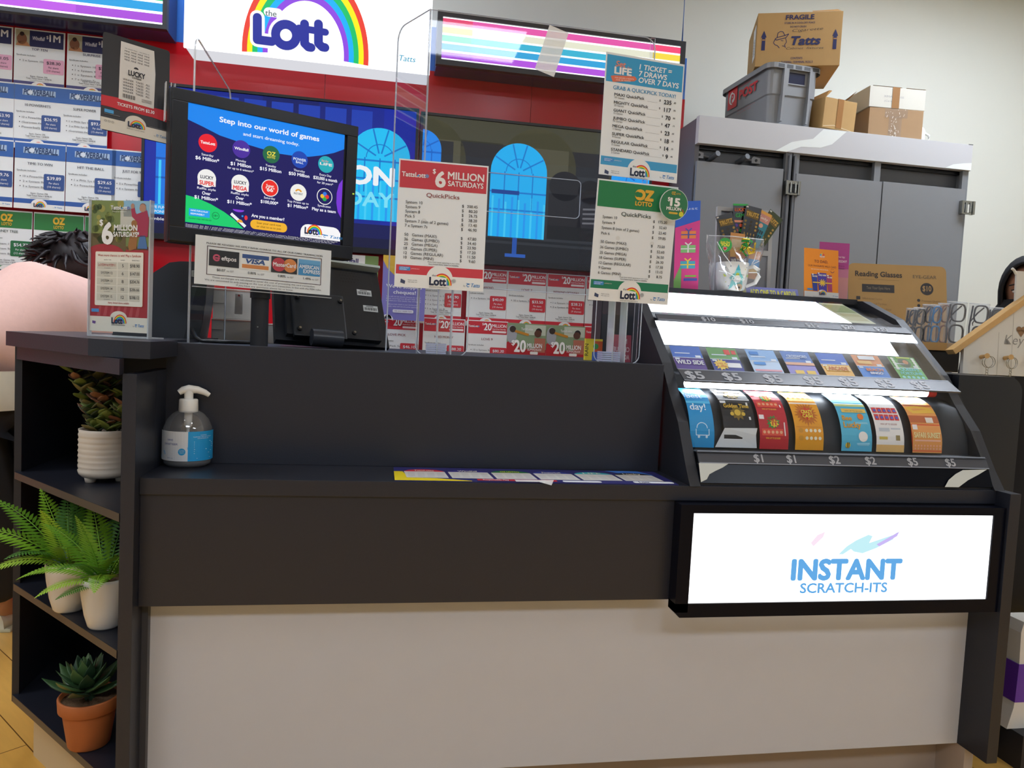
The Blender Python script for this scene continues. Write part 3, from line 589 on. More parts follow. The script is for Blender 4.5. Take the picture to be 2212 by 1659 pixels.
# purple and pink cards, top left
for x, a in ((-1.640, ('LUCKY DIP', '$21.05', 10, ['3 x System 9'], 'purple headed wall card with pink price, cut by the left edge of the photo')), (-1.453, ('TOP TEN', '$28.30', 10, ['2 x System 10s'], 'purple headed wall card titled TOP TEN')), (-1.263, ('SURPRISE', '$25.05', 10, ['1 x System 10', '1 x System 9', '1 x System 8', '7 x System 7s'], 'purple headed wall card titled SURPRISE, partly behind the black ticket sign'))): card('p', x, 1.985, .182, .238, *a, y=3.279)
for x, z, a in ((-1.618, 1.757, ('POWERHITS', '$53.90', 10, ['20 x PowerHits'], 'blue headed wall card priced $53.90, cut by the left edge')), (-1.447, 1.757, ('10 POWERHITS', '$26.95', 10, ['10 x PowerHits', '(Guarantees the', ' Powerball)'], 'blue headed wall card titled 10 POWERHITS')), (-1.277, 1.757, ('SUPER POWER', '$93.43', 15, ['1 x PHit Sys 9', '2 x PHit Sys 8s', '(Guarantees the)'], 'blue headed wall card titled SUPER POWER')),
    (-1.628, 1.522, ('ALL RIGHT', '$49.76', 10, ['12 x PowerHits'], 'blue headed wall card priced $49.76, cut by the left edge')), (-1.440, 1.522, ('TIME TO WIN', '$39.89', 10, ['10 x PowerHits', '2 x System 9s', '3 x System 8s'], 'blue headed wall card titled TIME TO WIN')), (-1.254, 1.522, ('HIT THE BALL', '$29.65', 10, ['1 x PHit Sys 8', '3 x PowerHits'], 'blue headed wall card titled HIT THE BALL')), (-1.085, 1.522, ('JUST FOR YOU', '$15.95', 10, ['5 x PowerHits', '6 x System 8s'], 'blue headed wall card titled JUST FOR YOU, beside the television'))):
    card('b', x, z, .170 if z > 1.7 or x > -1.2 else .183, .252 if z > 1.7 else ch, *a, y=3.261 if z < 1.7 else 3.270)
for x, a in ((-1.562, ('MONEY TREE', '$54.77', 12, ['1 x System 11', '2 x System 9s', '4 x System 8s'], 'green headed wall card titled MONEY TREE')), (-1.373, ('OZ WINNING', '$41.20', 10, ['2 x System 9s', '4 x System 8s'], 'green headed wall card titled OZ WINNING')), (-1.186, ('OZ DREAM', '$22.40', 10, ['3 x System 8s'], 'green headed wall card mostly behind the tall standing leaflet'))): card('g', x, 1.255, .184, .258, *a)
# blue strips above, the lower ends of another row
for x, n in ((-1.64, 'left'), (-1.453, 'middle'), (-1.265, 'right')):
    sheet('wall_card', 'dark blue card end showing under the striped lightbox, %s of three' % n, 'card', .182, .07, lambda b: (b.t('$1M', .8, .65, .4, '#3f6cab', 'c', .3, .02), b.t('Windfall', .3, .6, .25, '#34609f', 'c', .3, .02)), (x+.091, 3.293, 2.232), (0, 0, 0), WC, M('#1f4a86', .5))
# red cards behind the counter
ERW = [(.170, 'SUMMER', '$49.90', 10, ['1 x System 11', '1 x System 10', '1 x System 9', '1 x System 8'], 'red headed wall card priced $49.90, behind the red counter sign'), (.371, 'DIAMOND', '$40.09', 10, ['2 x System 10s'], 'red headed wall card titled DIAMOND'), (.551, 'LOVE 7', '$33.50', 10, ['50 x System 7s'], 'red headed wall card titled LOVE 7'), (.732, 'WEEKEND GETAWAY', '$28.21', 9, ['1 x System 10', '2 x System 8s'], 'red headed wall card titled WEEKEND GETAWAY'), (.914, 'TREASURE', '$31.40', 10, ['10 x System 7s'], 'red headed wall card beside the green counter sign, upper row')]
for x, *a in ERW: card('r', x, 1.153, .179, .254, *a, y=3.275)
for x, *a in [(-.022, 'LOVE PICK', '$46.10', 12, ['15 x Pick 5s', '5 x System 7s'], 'red headed wall card titled LOVE PICK, lower row beside the back of the terminal'), (.185, 'NEED MONEY', '$88.20', 10, ['2 x System 11s'], 'red headed wall card titled NEED MONEY, lower row'), (.377, 'LOVE 9', '$80.20', 10, ['10 x System 9s'], 'red headed wall card titled LOVE 9, lower row'), (.915, 'TEAM', '$35.60', 10, ['2 x System 9s', '2 x System 8s'], 'red headed wall card at the right end of the lower row')]:
    card('r', x, .925, .184 if x > 0 else .19, .254, *a, y=3.262)
def d_super(b):
    b.r(0, 0, 1, .45, '#8aa07c', 1); b.r(.45, .02, .98, .2, '#c8d2c0', 2); b.disc(.12, .2, .13, '#a8acb4', 3, .16); b.disc(.14, .11, .08, '#3a2d28', 4); b.line([(.2, .14), (.55, .2)], .06, '#c98a2c', 4); b.disc(.78, .17, .09, '#5c3a2c', 4); b.disc(.80, .13, .08, '#241a18', 3); b.r(.7, .25, .98, .5, '#b8705c', 3); b.r(0, .45, 1, 1, '#b8242f', 2); b.disc(0.1, .5, .25, '#b8242f', 3)
    b.t('TattsLotto', .5, .12, .045, '#f4f4f4', 'c', .3, .02, L=6); b.t('$', .12, .39, .09, '#fff', L=6, bold=.02); b.t('20', .19, .50, .20, '#fff', 'l', .3, .04, L=6); b.t('MILLION', .52, .42, .075, '#fff', 'l', .38, .03, L=6); b.t('SUPERDRAW', .53, .475, .04, '#f6dede', 'l', .36, .03, L=6); b.rr(.6, .49, .8, .54, '#f2f2ee', 6, .02)
    b.rr(.08, .58, .92, 1, '#efece6', 4, .03)
def d_superA(b):
    d_super(b); b.t('Grab a QuickPick today!', .5, .645, .04, '#b8342c', 'c', .68, .015, L=6)
    for k, s in enumerate(('MAXI', 'JUMBO', 'MEGA', 'SUPER')): b.t(s+' QuickPick', .14, .73+.08*k, .032, '#333', 'l', .32, .02, L=6); b.t(['67.90', '50.10', '33.70', '25.60'][k], .86, .73+.08*k, .032, '#333', 'r', .12, .02, L=6); b.line([(.5, .725+.08*k), (.7, .725+.08*k)], .006, '#999', 6)
def d_superB(b):
    d_super(b); b.t('Want more chances to win? Play a Syndicate', .5, .635, .025, '#b8342c', 'c', .72, .01, L=6)
    for k in range(5):
        b.r(.12, .67+.066*k, .88, .72+.066*k, '#dcdad6', 5); b.t('SYSTEM %d' % (11+k), .2, .71+.066*k, .026, '#333', 'l', .2, L=6); b.t(str([5, 6, 12, 12, 15][k]), .56, .71+.066*k, .03, '#333', 'c', L=6); b.t(['98', '147', '208', '286', '398'][k], .82, .71+.066*k, .03, '#333', 'r', .1, L=6)
sheet('wall_poster', 'small photo poster reading Grab a QuickPick today, lower row of the wall', 'poster', .180, .254, d_superA, (.648, 3.262, .922), (R(-1.5), 0, 0), WC, lay=.0004)
sheet('wall_poster', 'small photo poster with a price table, lower row of the wall', 'poster', .180, .254, d_superB, (.829, 3.262, .922), (R(-1.5), 0, 0), WC, lay=.0004)
def d_wind(b):
    b.r(0, 0, 1, 1, '#7f9a58', 1); b.r(0, 0, .72, .14, '#f0efec', 2); b.t('weekday', .1, .06, .03, '#55517c', L=4); b.t('Windfall', .08, .125, .07, '#2f2a66', 'l', .5, .03, L=4); b.disc(.72, .28, .13, '#3f5a34', 2, .1); b.disc(.72, .25, .07, '#6a4330', 4); b.disc(.72, .22, .085, '#4a3426', 3); b.poly([(.6, .3), (.86, .3), (.92, .55), (.55, .55)], '#5a4038', 4); b.r(.5, .55, 1, .62, '#d6b07a', 5); b.r(0, .62, 1, .78, '#4f7d38', 2); b.poly([(0, .7), (.3, .72), (1, .8), (1, .9), (0, .9)], '#2d2870', 3); b.r(0, .86, 1, 1, '#2d2870', 4); b.r(.2, .88, .9, .95, '#eeeeea', 5)
sheet('wall_poster', 'photo poster of a seated woman, behind the back of the terminal', 'poster', .20, .285, d_wind, (-.118, 3.24, 1.142), (R(-1.5), 0, 0), WC, lay=.0004)
def d_cheq(b):
    b.r(0, 0, 1, 1, '#7d78c0', 1); b.poly([(0, 0), (1, 0), (1, .05), (.75, .3), (.55, .36), (.3, .32), (.1, .2), (0, .08)], '#e0b83c', 2)
    b.t("We've stopped", .5, .50, .055, '#fff', 'c', .82, .02, L=4); b.t('cheques!', .52, .59, .055, '#fff', 'c', .52, .02, L=4)
    for k, s in enumerate(('You will not be issued cheques for prizes', 'drawn occurring from 28 april 2025. If you', 'provided your bank details, they will be paid')): b.t(s, .5, .645+.032*k, .02, '#dcdaf0', 'c', .8, L=4)
    for k, s in enumerate(('Add your bank details to your membership for', 'quick, easy and secure prize payments.')): b.t(s, .5, .765+.034*k, .02, '#dcdaf0', 'c', .74, L=4)
    b.rr(.26, .835, .74, .885, '#ecebf4', 4, .025); b.t('Ask your retailer how', .5, .868, .022, '#55517c', 'c', .4, L=5); b.disc(.14, 1, .14, '#ecebf4', 3, .08, 16, 0, 180); lott(b, .14, .99, .18, small=False)
sheet('wall_poster', "purple and yellow poster that reads We've stopped cheques", 'poster', .182, .27, d_cheq, (.093, 3.2, 1.160), (0, 0, 0), WC, lay=.0004)
b = B(); b.box(-1.3, 3.235, .90, 1.34, 3.26, .922, ACRYL2); b.build('card_rail', None, label='clear rail under the lower row of red wall cards', cat='rail')

# ---------------------------------------------------------------- signs on the counter
def quickpick(hdr, head, title, tcol, rows, prices, ftr, tail=True):
    def d(b):
        b.r(.015, .012, .985, .222, hdr, 1); head(b); b.t(title, .5, .283, .033, tcol, 'c', .37, .012, L=3)
        for s, v in rows: b.t(s, .09, v, .0225, '#26262a', 'l', L=3, bold=.006)
        for s, v in prices: b.t('$', .74, v, .0225, '#26262a', 'r', L=3, bold=.006); b.t(s, .895, v, .0225, '#26262a', 'r', L=3, bold=.006)
        b.t('Please check details appearing on your ticket.', .36, .795, .010, '#333', 'l', .36, L=3); b.t('Hurry limited shares. Subject to availability.', .37, .812, .010, '#222', 'l', .34, .02, L=3)
        foot(b, .825, ftr)
        for u, v in ((.3, .47), (.73, .49), (.66, .93)): b.disc(u, v, .026, '#dfe1df', 1)
    return d
def head_red(b):
    tattslotto(b, .035, .135, .036, .30); b.t('$', .375, .095, .036, '#ece8e6', 'l', L=3, bold=.02); b.t('6', .405, .195, .118, '#ece8e6', 'l', .12, .045, L=3); b.t('MILLION', .545, .128, .056, '#ece8e6', 'l', .41, .03, L=3); b.t('SATURDAYS', .55, .183, .041, '#ece8e6', 'l', .40, .025, L=3)
def head_oz(b):
    b.t('OZ', .58, .135, .078, '#e6b334', 'c', .24, .085, L=3); b.disc(.495, .095, .035, '#1e7a46', 4, .022); b.t('LOTTO', .58, .185, .034, '#e6b334', 'c', .21, .05, L=3)
RR = [('System 10', .343), ('System 9', .38), ('System 8', .416), ('Pick 5', .453), ('System 7 (min of 2 games)', .49), ('7 x System 7s', .527), ('50   Games (MAXI)', .598), ('36   Games (JUMBO)', .634), ('25   Games (MEGA)', .67), ('18   Games (SUPER)', .706), ('12   Games (REGULAR)', .742), ('10   Games (MINI)', .776)]
RP = list(zip(('200.45', '80.20', '26.75', '38.20', '13.40', '46.90', '47.80', '34.40', '23.90', '17.20', '11.50', '9.60'), (v for _, v in RR)))
GR = [('System 10', .315), ('System 9', .36), ('System 8 (min of 2 games)', .405), ('Pick 6', .45), ('50 Games (MAXI)', .52), ('36 Games (JUMBO)', .565), ('25 Games (MEGA)', .61), ('18 Games (SUPER)', .652), ('12 Games (REGULAR)', .695), ('9 Games', .735), ('6 Games (MINI)', .777)]
GPR = list(zip(('175.20', '52.60', '23.40', '59.85', '73.00', '52.60', '36.50', '26.30', '17.50', '13.15', '8.75'), (v for _, v in GR)))
SIGN = M('#e9edee', .45)
sheet('price_sign', 'red headed price sign that reads $6 million Saturdays, in the middle of the counter', 'sign', .214, .303, quickpick('#c8323e', head_red, 'QuickPicks', '#8c3a34', RR, RP, '#d23a44'), (.136, 1.80, 1.213), (R(-1.3), 0, R(-.9)), 'price signs over the counter', SIGN, .002)
sheet('price_sign', 'green headed price sign with a round badge, beside the scratch ticket display', 'sign', .219, .298, quickpick('#1f7f49', head_oz, 'QuickPicks', '#3c4a44', GR, GPR, '#1f7f5a'), (.621, 1.82, 1.210), (R(4), 0, R(5.2)), 'price signs over the counter', SIGN, .002)
def d_badge(b):
    b.ring(.5, .5, .485, .5, '#dfe8e0', 1); b.disc(.5, .5, .485, '#2f7a50', 1); b.t('OZ', .45, .19, .09, '#d9b23a', 'c', .14, .05, L=3); b.t('LOTTO', .62, .18, .05, '#d9b23a', 'c', .16, .02, L=3)
    b.t('$', .26, .40, .12, '#f2f2ee', 'l', L=3, bold=.03); b.t('15', .35, .54, .24, '#f2f2ee', 'l', .36, .06, L=3); b.t('MILLION', .5, .68, .10, '#f2f2ee', 'c', .52, .04, L=3); b.rr(.34, .74, .66, .80, '#d9b23a', 2, .03); b.disc(.78, .78, .08, '#d8d63a', 3); b.poly([(.78, .64), (.82, .62), (.88, .72), (.84, .74)], '#a85a3c', 4)
def round_badge():
    b = B().area(.078, .078); b.disc(.5, .5, .5, '#dfe8e0', 0); pts = [(v.co.x, v.co.y+.003, v.co.z) for v in b.bm.verts]; b.face(pts, PAPER); d_badge(b)
    return b
q = at(1453, 443, 1.80); round_badge().build('badge', None, (q.x, 1.795, q.z-.039), (R(4), 0, R(5)), 'round dark green badge that reads $15 million, on the corner of the green price sign', 'badge')
def d_life(b):
    b.r(.015, .018, .985, .235, '#2f9ccf', 1)
    b.t('Set', .12, .105, .045, '#e08a72', 'l', .13, .03, .2, L=3); b.t('for', .27, .115, .022, '#e08a72', 'l', L=3, sh=.2); b.t('LIFE', .11, .165, .055, '#f2f0ee', 'l', .22, .05, L=3)
    b.poly([(.07, .19), (.12, .18), (.37, .165), (.40, .185), (.37, .205), (.10, .235)], '#e2704a', 2); b.t('WIN $20,000 A MONTH', .12, .205, .012, '#f6e4dc', 'l', .24, L=4, rot=3); b.t('FOR 20 YEARS!', .14, .222, .012, '#f6e4dc', 'l', .18, L=4, rot=3)
    for s, v, w in (('1 TICKET =', .10, .42), ('7 DRAWS', .155, .36), ('OVER 7 DAYS', .208, .52)): b.t(s, .42, v, .042, '#eef4f6', 'l', w, .03, .12, L=3)
    b.t('GRAB A QUICKPICK TODAY!', .11, .293, .031, '#2f8cbf', 'l', .80, .015, L=3)
    for k, (s, n, a, c) in enumerate((('MAXI', 50, '235', '85'), ('MIGHTY', 25, '117', '90'), ('GIANT', 15, '70', '80'), ('JUMBO', 10, '47', '15'), ('MEGA', 5, '23', '60'), ('SUPER', 4, '18', '85'), ('REGULAR', 3, '14', '15'), ('STANDARD', 2, '9', '45'))):
        v = .345+.0645*k; b.t(s+' QuickPick', .13, v, .024, '#26262a', 'l', .0272*len(s+' QuickPick'), .02, L=3); b.t('%d Games' % n, .135, v+.020, .015, '#555', 'l', L=3)
        b.t('.'+c, .92, v-.006, .014, '#26262a', 'r', L=3, bold=.02); b.t(a, .86, v+.008, .034, '#26262a', 'r', None, .03, L=3); b.t('$', .845-.042*len(a), v-.008, .016, '#26262a', 'r', L=3, bold=.02); b.line([(.55, v+.006), (.83-.05*len(a), v+.006)], .002, '#999', 2)
    foot(b, .845, '#3f9fcf')
sheet('price_sign', 'blue headed price sign for 7 draws over 7 days, taped high on the clear screen', 'sign', .218, .305, d_life, (.641, 1.858, 1.531), (R(-.1), R(.4), R(4.6)), 'price signs over the counter', SIGN, .002)
def d_pay(b):
    b.t('PLEASE BE ADVISED WE APPLY BANK CHARGE TO ALL OF OUR CARD TRANSACTION.', .075, .165, .035, '#222', 'l', .86, .012, L=3)
    for q in ((.08, .20, .925, .212), (.08, .78, .925, .792), (.08, .20, .085, .79), (.92, .20, .925, .79)): b.r(*q, '#4a2c34', 2)
    b.r(.095, .27, .305, .60, '#1f1d20', 2); b.ring(.147, .43, .014, .026, '#c8506c', 3, 20, 330); b.r(.135, .42, .17, .45, '#c8506c', 3); b.t('eftpos', .18, .47, .085, '#e8e4e4', 'l', .105, .03, L=3)
    b.r(.318, .265, .528, .605, '#f3f3ef', 2); b.r(.326, .29, .52, .375, '#33538f', 3); b.r(.326, .50, .52, .58, '#d98a4a', 3); b.t('VISA', .422, .475, .09, '#33538f', 'c', .14, .05, .2, L=4)
    b.r(.538, .265, .735, .61, '#2a282a', 2); b.disc(.595, .435, .052, '#c23a48', 3); b.disc(.680, .435, .052, '#e08a44', 3); b.t('MasterCard', .637, .475, .085, '#f2eeee', 'c', .17, .03, L=5)
    b.r(.745, .265, .915, .61, '#4394cc', 2); b.r(.745, .265, .915, .36, '#69aad8', 3); b.t('AMERICAN', .75, .46, .08, '#eef4f8', 'l', .155, .03, L=4); b.t('EXPRESS', .912, .56, .08, '#eef4f8', 'r', .13, .03, L=4)
    for u, s in ((.15, '$0.07'), (.37, '0.80%'), (.59, '0.80%'), (.785, '1.49%')): b.t(s, u, .70, .05, '#333', 'l', .06, .012, L=3); b.t('inc GST', u+.07, .70, .035, '#666', 'l', .05, L=3)
    b.t('These surcharges are calculated to cover the cost of processing this card transaction.', .5, .855, .035, '#3c3c40', 'c', .76, L=3); b.t('We are committed to only passing on the cost of the card transaction, in line with the RBA rules.', .5, .915, .035, '#3c3c40', 'c', .86, L=3); b.t('If you have any questions, please let us know.', .5, .972, .032, '#3c3c40', 'c', .42, L=3)
pz = thing('notice_holder', 'clear holder with a white card surcharge notice hanging under the customer screen', 'sign', (-.268, 1.817, 1.188), (R(-1.6), R(.7), R(21.8)))
sheet('notice', None, None, .309, .109, d_pay, (0, 0, 0), parent=pz, bg=PAPER, th=.001)
b = B(); b.area(.316, .118, None, -.006); b.y0 = -.004; b.rr(0, 0, 1, 1, ACRYL2, 0, .02); b.y0 = .004; b.rr(0, 0, 1, 1, ACRYL2, 0, .02); b.box(-.158, -.004, -.007, .158, .004, -.0055, EDGE); b.build('clear_pocket', pz)
b = B(); b.box(-.12, .004, .06, .12, .03, .115, BLK2); b.build('hanger', pz)
def d_lucky(b):
    b.r(.0, .655, 1, .76, '#c6242f', 1); b.poly([(.0, .655), (.4, .64), (.7, .66), (1, .70), (1, .78), (.6, .75), (.3, .77), (0, .75)], '#c6242f', 2); b.t('TICKETS FROM $2.30', .5, .725, .032, '#efe6e4', 'c', .55, .03, L=4)
    b.poly([(.26, .05), (.755, .055), (.78, .30), (.765, .67), (.245, .655), (.25, .30)], '#d5d0c8', 3)
    for k in range(4): b.t('MINE  MINE  MINE  MINE', .50, .15+.03*k, .017, '#4a4846', 'c', .37, L=4)
    b.t('No winners share  ·  one winner on', .5, .118, .012, '#666', 'c', .36, L=4)
    b.disc(.49, .305, .035, '#23222a', 4, None, 16, 0, 180); b.t('LUCKY', .5, .385, .052, '#23222a', 'c', .25, .05, L=5); b.t('LOTTERIES', .5, .41, .014, '#23222a', 'c', .14, .03, L=5)
    for k in range(5): b.t('WINNER   TAKES   ALL', .50, .45+.031*k, .020, '#3a3838', 'c', .40, .005, L=4)
    b.ring(.40, .61, .0, .0, '#333', 4)
    for k in range(16): b.r(.30+.012*k, .59, .30+.012*k+(.007 if k % 3 else .003), .632, '#33312f', 5)
    for k in range(3): b.r(.58, .60+.012*k, .73, .606+.012*k, '#8a8580', 4)
    b.r(.05, .79, .18, .825, '#4a9fd6', 4); b.r(.05, .832, .27, .838, '#777', 4)
    b.r(0, .875, 1, 1, '#d8d2c4', 3); b.disc(.5, .875, .155, '#d8d2c4', 3, .085, 20, 0, 180); lott(b, .5, .915, .24, small=False, L=5); b.t("official home of australia's lotteries", .5, .94, .010, '#444', 'c', .26, L=5)
    for k in range(3): b.ring(.07+.05*k, .91, .012, .018, '#8a8880', 5)
    tatts(b, .86, .955, .026, '#4f86b4', 5); b.r(.70, .865, .96, .869, '#666', 5)
sheet('ticket_sign', 'black rounded sign showing a printed ticket over a red band, clipped beside the customer screen', 'sign', .134, .226, d_lucky, (-.536, 1.75, 1.497), (R(-14), R(2.6), R(26.8)), None, M('#26272b', .4), .002, rad=.05)
b = B(); b.box(-.008, -.004, 0, .010, .006, .085, ACRYL); b.box(-.009, -.005, 0, -.007, .007, .085, EDGE); b.box(.001, -.005, 0, .003, -.003, .085, EDGE); b.box(.009, -.005, 0, .011, .007, .085, EDGE)
q = at(364, 262, 1.758); b.build('clip', None, tuple(q), (R(-6), R(2), R(26)), 'clear plastic clip joining the black ticket sign to the screen', 'clip')
# tall leaflet in a clear stand on the shelf top
def d_tall(b):
    b.r(0, 0, 1, .37, '#7c8a4c', 1); b.r(.55, 0, 1, .12, '#8fbcd6', 2); b.r(.5, .06, .75, .2, '#c9c7ba', 2); b.r(0, .25, .6, .40, '#6a5a34', 2)
    for k in range(40):
        rn = random.Random(k); b.disc(.02+.5*rn.random(), .02+.28*rn.random(), .03+.04*rn.random(), ['#4a5a26', '#8a9448', '#5f6c34', '#a09a4c'][k % 4], 2, None, 8)
    b.poly([(.80, .36), (.97, .36), (.93, .26), (.84, .26)], '#4f74a8', 4); b.poly([(.78, .10), (.95, .07), (.99, .14), (.97, .27), (.80, .27), (.79, .16), (.70, .12), (.68, .06), (.74, .05), (.76, .09)], '#a8324e', 4); b.disc(.88, .055, .055, '#b98a70', 5, .03); b.disc(.88, .038, .05, '#8a6a58', 4, .02); b.disc(.71, .04, .03, '#b98a70', 5, .02); b.poly([(.64, .34), (.70, .18), (.78, .16), (.82, .20), (.78, .36), (.66, .38)], '#a06a34', 3); b.disc(.74, .17, .05, '#a06a34', 4, .025)
    b.r(0, .345, 1, .90, '#a82c34', 1) ; b.disc(.25, .40, .32, '#a82c34', 3, .07, 20, 0, 180)
    for k in range(7): b.poly([(.12+.11*k, .88), (.16+.11*k, .80), (.20+.11*k, .80), (.18+.11*k, .88)], '#b84a4e', 2)
    tattslotto(b, .34, .068, .03, .32, L=6); b.t('Proud to be yours', .37, .088, .012, '#e2e2d2', 'l', .24, L=6)
    b.t('$', .15, .19, .045, '#f2f0ea', 'l', L=6, bold=.03); b.t('6', .19, .325, .155, '#f4f1ec', 'l', .20, .05, L=6); b.t('MILLION', .40, .225, .042, '#f2f0ea', 'l', .40, .04, L=6); b.t('SATURDAYS*', .39, .272, .036, '#f2f0ea', 'l', .44, .035, L=6)
    b.rr(.08, .385, .915, .805, '#c4482f', 4, .02); b.rr(.088, .389, .907, .801, '#ece6d6', 5, .02); b.t('Want more chances to win? Play a Syndicate', .5, .425, .018, '#b8342c', 'c', .74, .01, L=6)
    for u, s in ((.3, 'ENTRY TYPE'), (.56, 'SHARES'), (.78, 'SHARE PRICE')): b.t(s, u, .455, .008, '#555', 'c', L=6)
    for k, (s, n, p) in enumerate((('2x SYSTEM 9 & SYSTEM 11', '5', '$98.90'), ('SYSTEM 12', '6', '$147.00'), ('SYSTEM 13', '8', '$204.76'), ('SYSTEM 14', '10', '$286.66'), ('SYSTEM 15', '12', '$398.12'))):
        v = .468+.060*k
        for u0, u1 in ((.12, .46), (.475, .66), (.675, .86)): b.r(u0, v, u1, v+.054, '#d2ccba', 6)
        b.t(s, .29, v+.032, .019, '#b8342c' if k == 0 else '#333', 'c', .30 if k == 0 else .2, .01, L=7); b.t(n, .565, v+.037, .024, '#333', 'c', None, .01, L=7); b.t(p, .77, v+.036, .024, '#333', 'c', .16, .01, L=7); b.t('(no power)', .3, v+.048, .008, '#777', 'c', L=7)
    b.t('Hurry, limited shares available', .5, .785, .014, '#b8342c', 'c', .36, .01, L=6); b.r(.03, .828, .16, .853, '#4a8fcc', 4)
    b.r(0, .885, 1, 1, '#e6dfcc', 3); b.disc(.5, .89, .145, '#e6dfcc', 3, .05, 20, 0, 180); lott(b, .5, .935, .24, small=False, L=5); b.r(.38, .946, .62, .949, '#555', 5); tatts(b, .84, .955, .022, L=5); b.poly([(.05, .92), (.11, .925), (.10, .945), (.05, .94)], '#6a4a8c', 5)
tl = thing('leaflet_stand', 'tall clear stand with a red $6 million leaflet, on the plant shelf top', 'leaflet stand', (-.5785, 1.80, 1.0615), (R(0), 0, R(-22)))
sheet('leaflet', None, None, .150, .292, d_tall, (0, 0, .012), parent=tl, lay=.0003)
b = B(); b.area(.156, .305, None, 0); b.y0 = -.005; b.r(0, 0, 1, 1, ACRYL2, 0); b.y0 = .007; b.r(0, 0, 1, 1, ACRYL2, 0)
b.box(-.078, -.005, 0, -.0765, .007, .305, EDGE); b.box(.0765, -.005, 0, .080, .007, .305, EDGE); b.box(-.078, -.005, 0, .078, .05, .003, EDGE); b.build('clear_pocket', tl)

# ---------------------------------------------------------------- customer screen on its pole
cs = thing('customer_screen', 'black framed customer screen on a pole, showing a menu of lottery games', 'monitor', (-.273, 1.85, 1.278), (R(2.0), R(-.2), R(25.1)))
sw, shh = .436, .336
b = B(); b.box(-sw/2, 0, 0, sw/2, .045, shh, BLK2, .012); b.box(-.14, .045, .06, .14, .08, .26, BLK2, .01); b.build('case', cs)
b = B()
for q in ((-sw/2+.004, .004, sw/2-.004, .036), (-sw/2+.004, shh-.030, sw/2-.004, shh-.004), (-sw/2+.004, .036, -sw/2+.036, shh-.03), (sw/2-.032, .036, sw/2-.004, shh-.03)): b.box(q[0], -.008, q[1], q[2], .002, q[3], M('#17181c', .3), .0015)
b.box(sw/2-.012, -.0095, .165, sw/2-.008, -.007, .168, E('#c8e84a', 1)); b.build('bezel', cs)
def d_menu(b):
    b.em = .95; b.r(0, 0, 1, 1, '#16125e', 1)
    b.poly([(0, 0), (1, 0), (1, .13), (.93, .18), (.85, .22), (.76, .255), (.67, .27), (.56, .275), (.45, .26), (.32, .24), (.2, .215), (.1, .17), (0, .13)], '#1288f4', 2)
    b.t('Step into our world of games', .51, .105, .042, '#f4f6ff', 'c', .63, .03, L=4); b.t('and start dreaming today.', .515, .178, .028, '#f4f6ff', 'c', .355, .02, L=4)
    cols = [('#ee1c2e', 'TattsLott', '#fff'), ('#4a2ba0', 'Windfall', '#fff'), ('#1f6a48', 'OZ', '#f4e24a'), ('#1746b4', 'POWER', '#dfe8f8'), ('#22aebc', 'LIFE', '#f6e6e2')]
    tx = [('Saturday', '$6 Million*', ''), ('Monday', '$1 Million', 'for up to 6 winners*'), ('Tuesday', '$15 Million', ''), ('Thursday', '$50 Million', ''), ('Every Day', '$20,000 a month', 'for 20 years*')]
    U = (.132, .33, .515, .70, .878)
    for k in range(5):
        b.disc(U[k], .295, .054, cols[k][0], 4); b.t(cols[k][1], U[k], .305, .022 if k != 2 else .034, cols[k][2], 'c', .085 if k != 2 else .055, .03, L=6); b.t(tx[k][0], U[k], .40, .019, '#f2f2fc', 'c', None, .012, L=4); b.t(tx[k][1], U[k], .438, .027, '#f6f6ff', 'c', min(.165, .0125*len(tx[k][1])), .03, L=4)
        if tx[k][2]: b.t(tx[k][2], U[k], .472, .019, '#f2f2fc', 'c', min(.16, .0085*len(tx[k][2])), .02, L=4)
    b.t('LOTTO', .515, .328, .016, '#f4e24a', 'c', .05, .03, L=6); b.t('BALL', .70, .328, .018, '#dfe8f8', 'c', .05, .03, L=6); b.t('Set for', .87, .275, .018, '#f0a08a', 'c', .05, .02, .2, L=6)
    c2 = ['#f4f3f0', '#f4f3f0', '#ee2a24', '#f4f3ee', '#16125e']
    t2 = [('Raffle style', 'Over', '$1 Million*'), ('Raffle style', 'Over', '$11 Million*'), ('Saturday', '$100,000*', ''), ('Top Prizes up to', '$1 Million*', ''), ('Syndicates', 'Play as a team', '')]
    for k in range(5):
        b.disc(U[k], .58, .054, '#f4f3f0', 4); b.disc(U[k], .58, .049, c2[k], 5)
        for j, s in enumerate(t2[k]):
            if s: b.t(s, U[k], .675+.040*j, .019 if j == 0 else .026, '#f4f4fe', 'c', min(.165, (.009 if j == 0 else .0125)*len(s)), .012 if j == 0 else .03, L=4)
    for k, s in ((0, 'SUPER'), (1, 'MEGA')): b.t('LUCKY', U[k], .585, .026, '#23243c', 'c', .075, .03, L=6); b.r(U[k]-.052, .60, U[k]+.052, .64, '#f8f0f0', 6); b.t(s, U[k], .635, .032, '#e8322c', 'c', .085, .04, L=7)
    b.t('Super', U[2], .572, .022, '#f8ece6', 'c', .05, .03, L=6); b.t("'66'", U[2], .61, .034, '#f8ece6', 'c', .055, .04, L=6); b.t('INSTANT', U[3], .60, .018, '#3a4a5c', 'c', .06, .02, L=6); b.ring(U[3], .582, .014, .024, '#e8a02c', 6, 20, 160)
    for a, c in ((90, '#2a7ae4'), (0, '#e8322c'), (180, '#f0c02c'), (270, '#1fae4a')): b.disc(U[4]+.016*math.cos(R(a)), .58-.022*math.sin(R(a)), .014, c, 6)
    b.poly([(0, .735), (.08, .75), (.16, .785), (.24, .835), (.30, .885), (.36, .955), (0, .955)], '#0fd070', 2); b.poly([(1, .40), (.975, .45), (.962, .53), (.962, .62), (.975, .70), (1, .75)], '#7a34d8', 2)
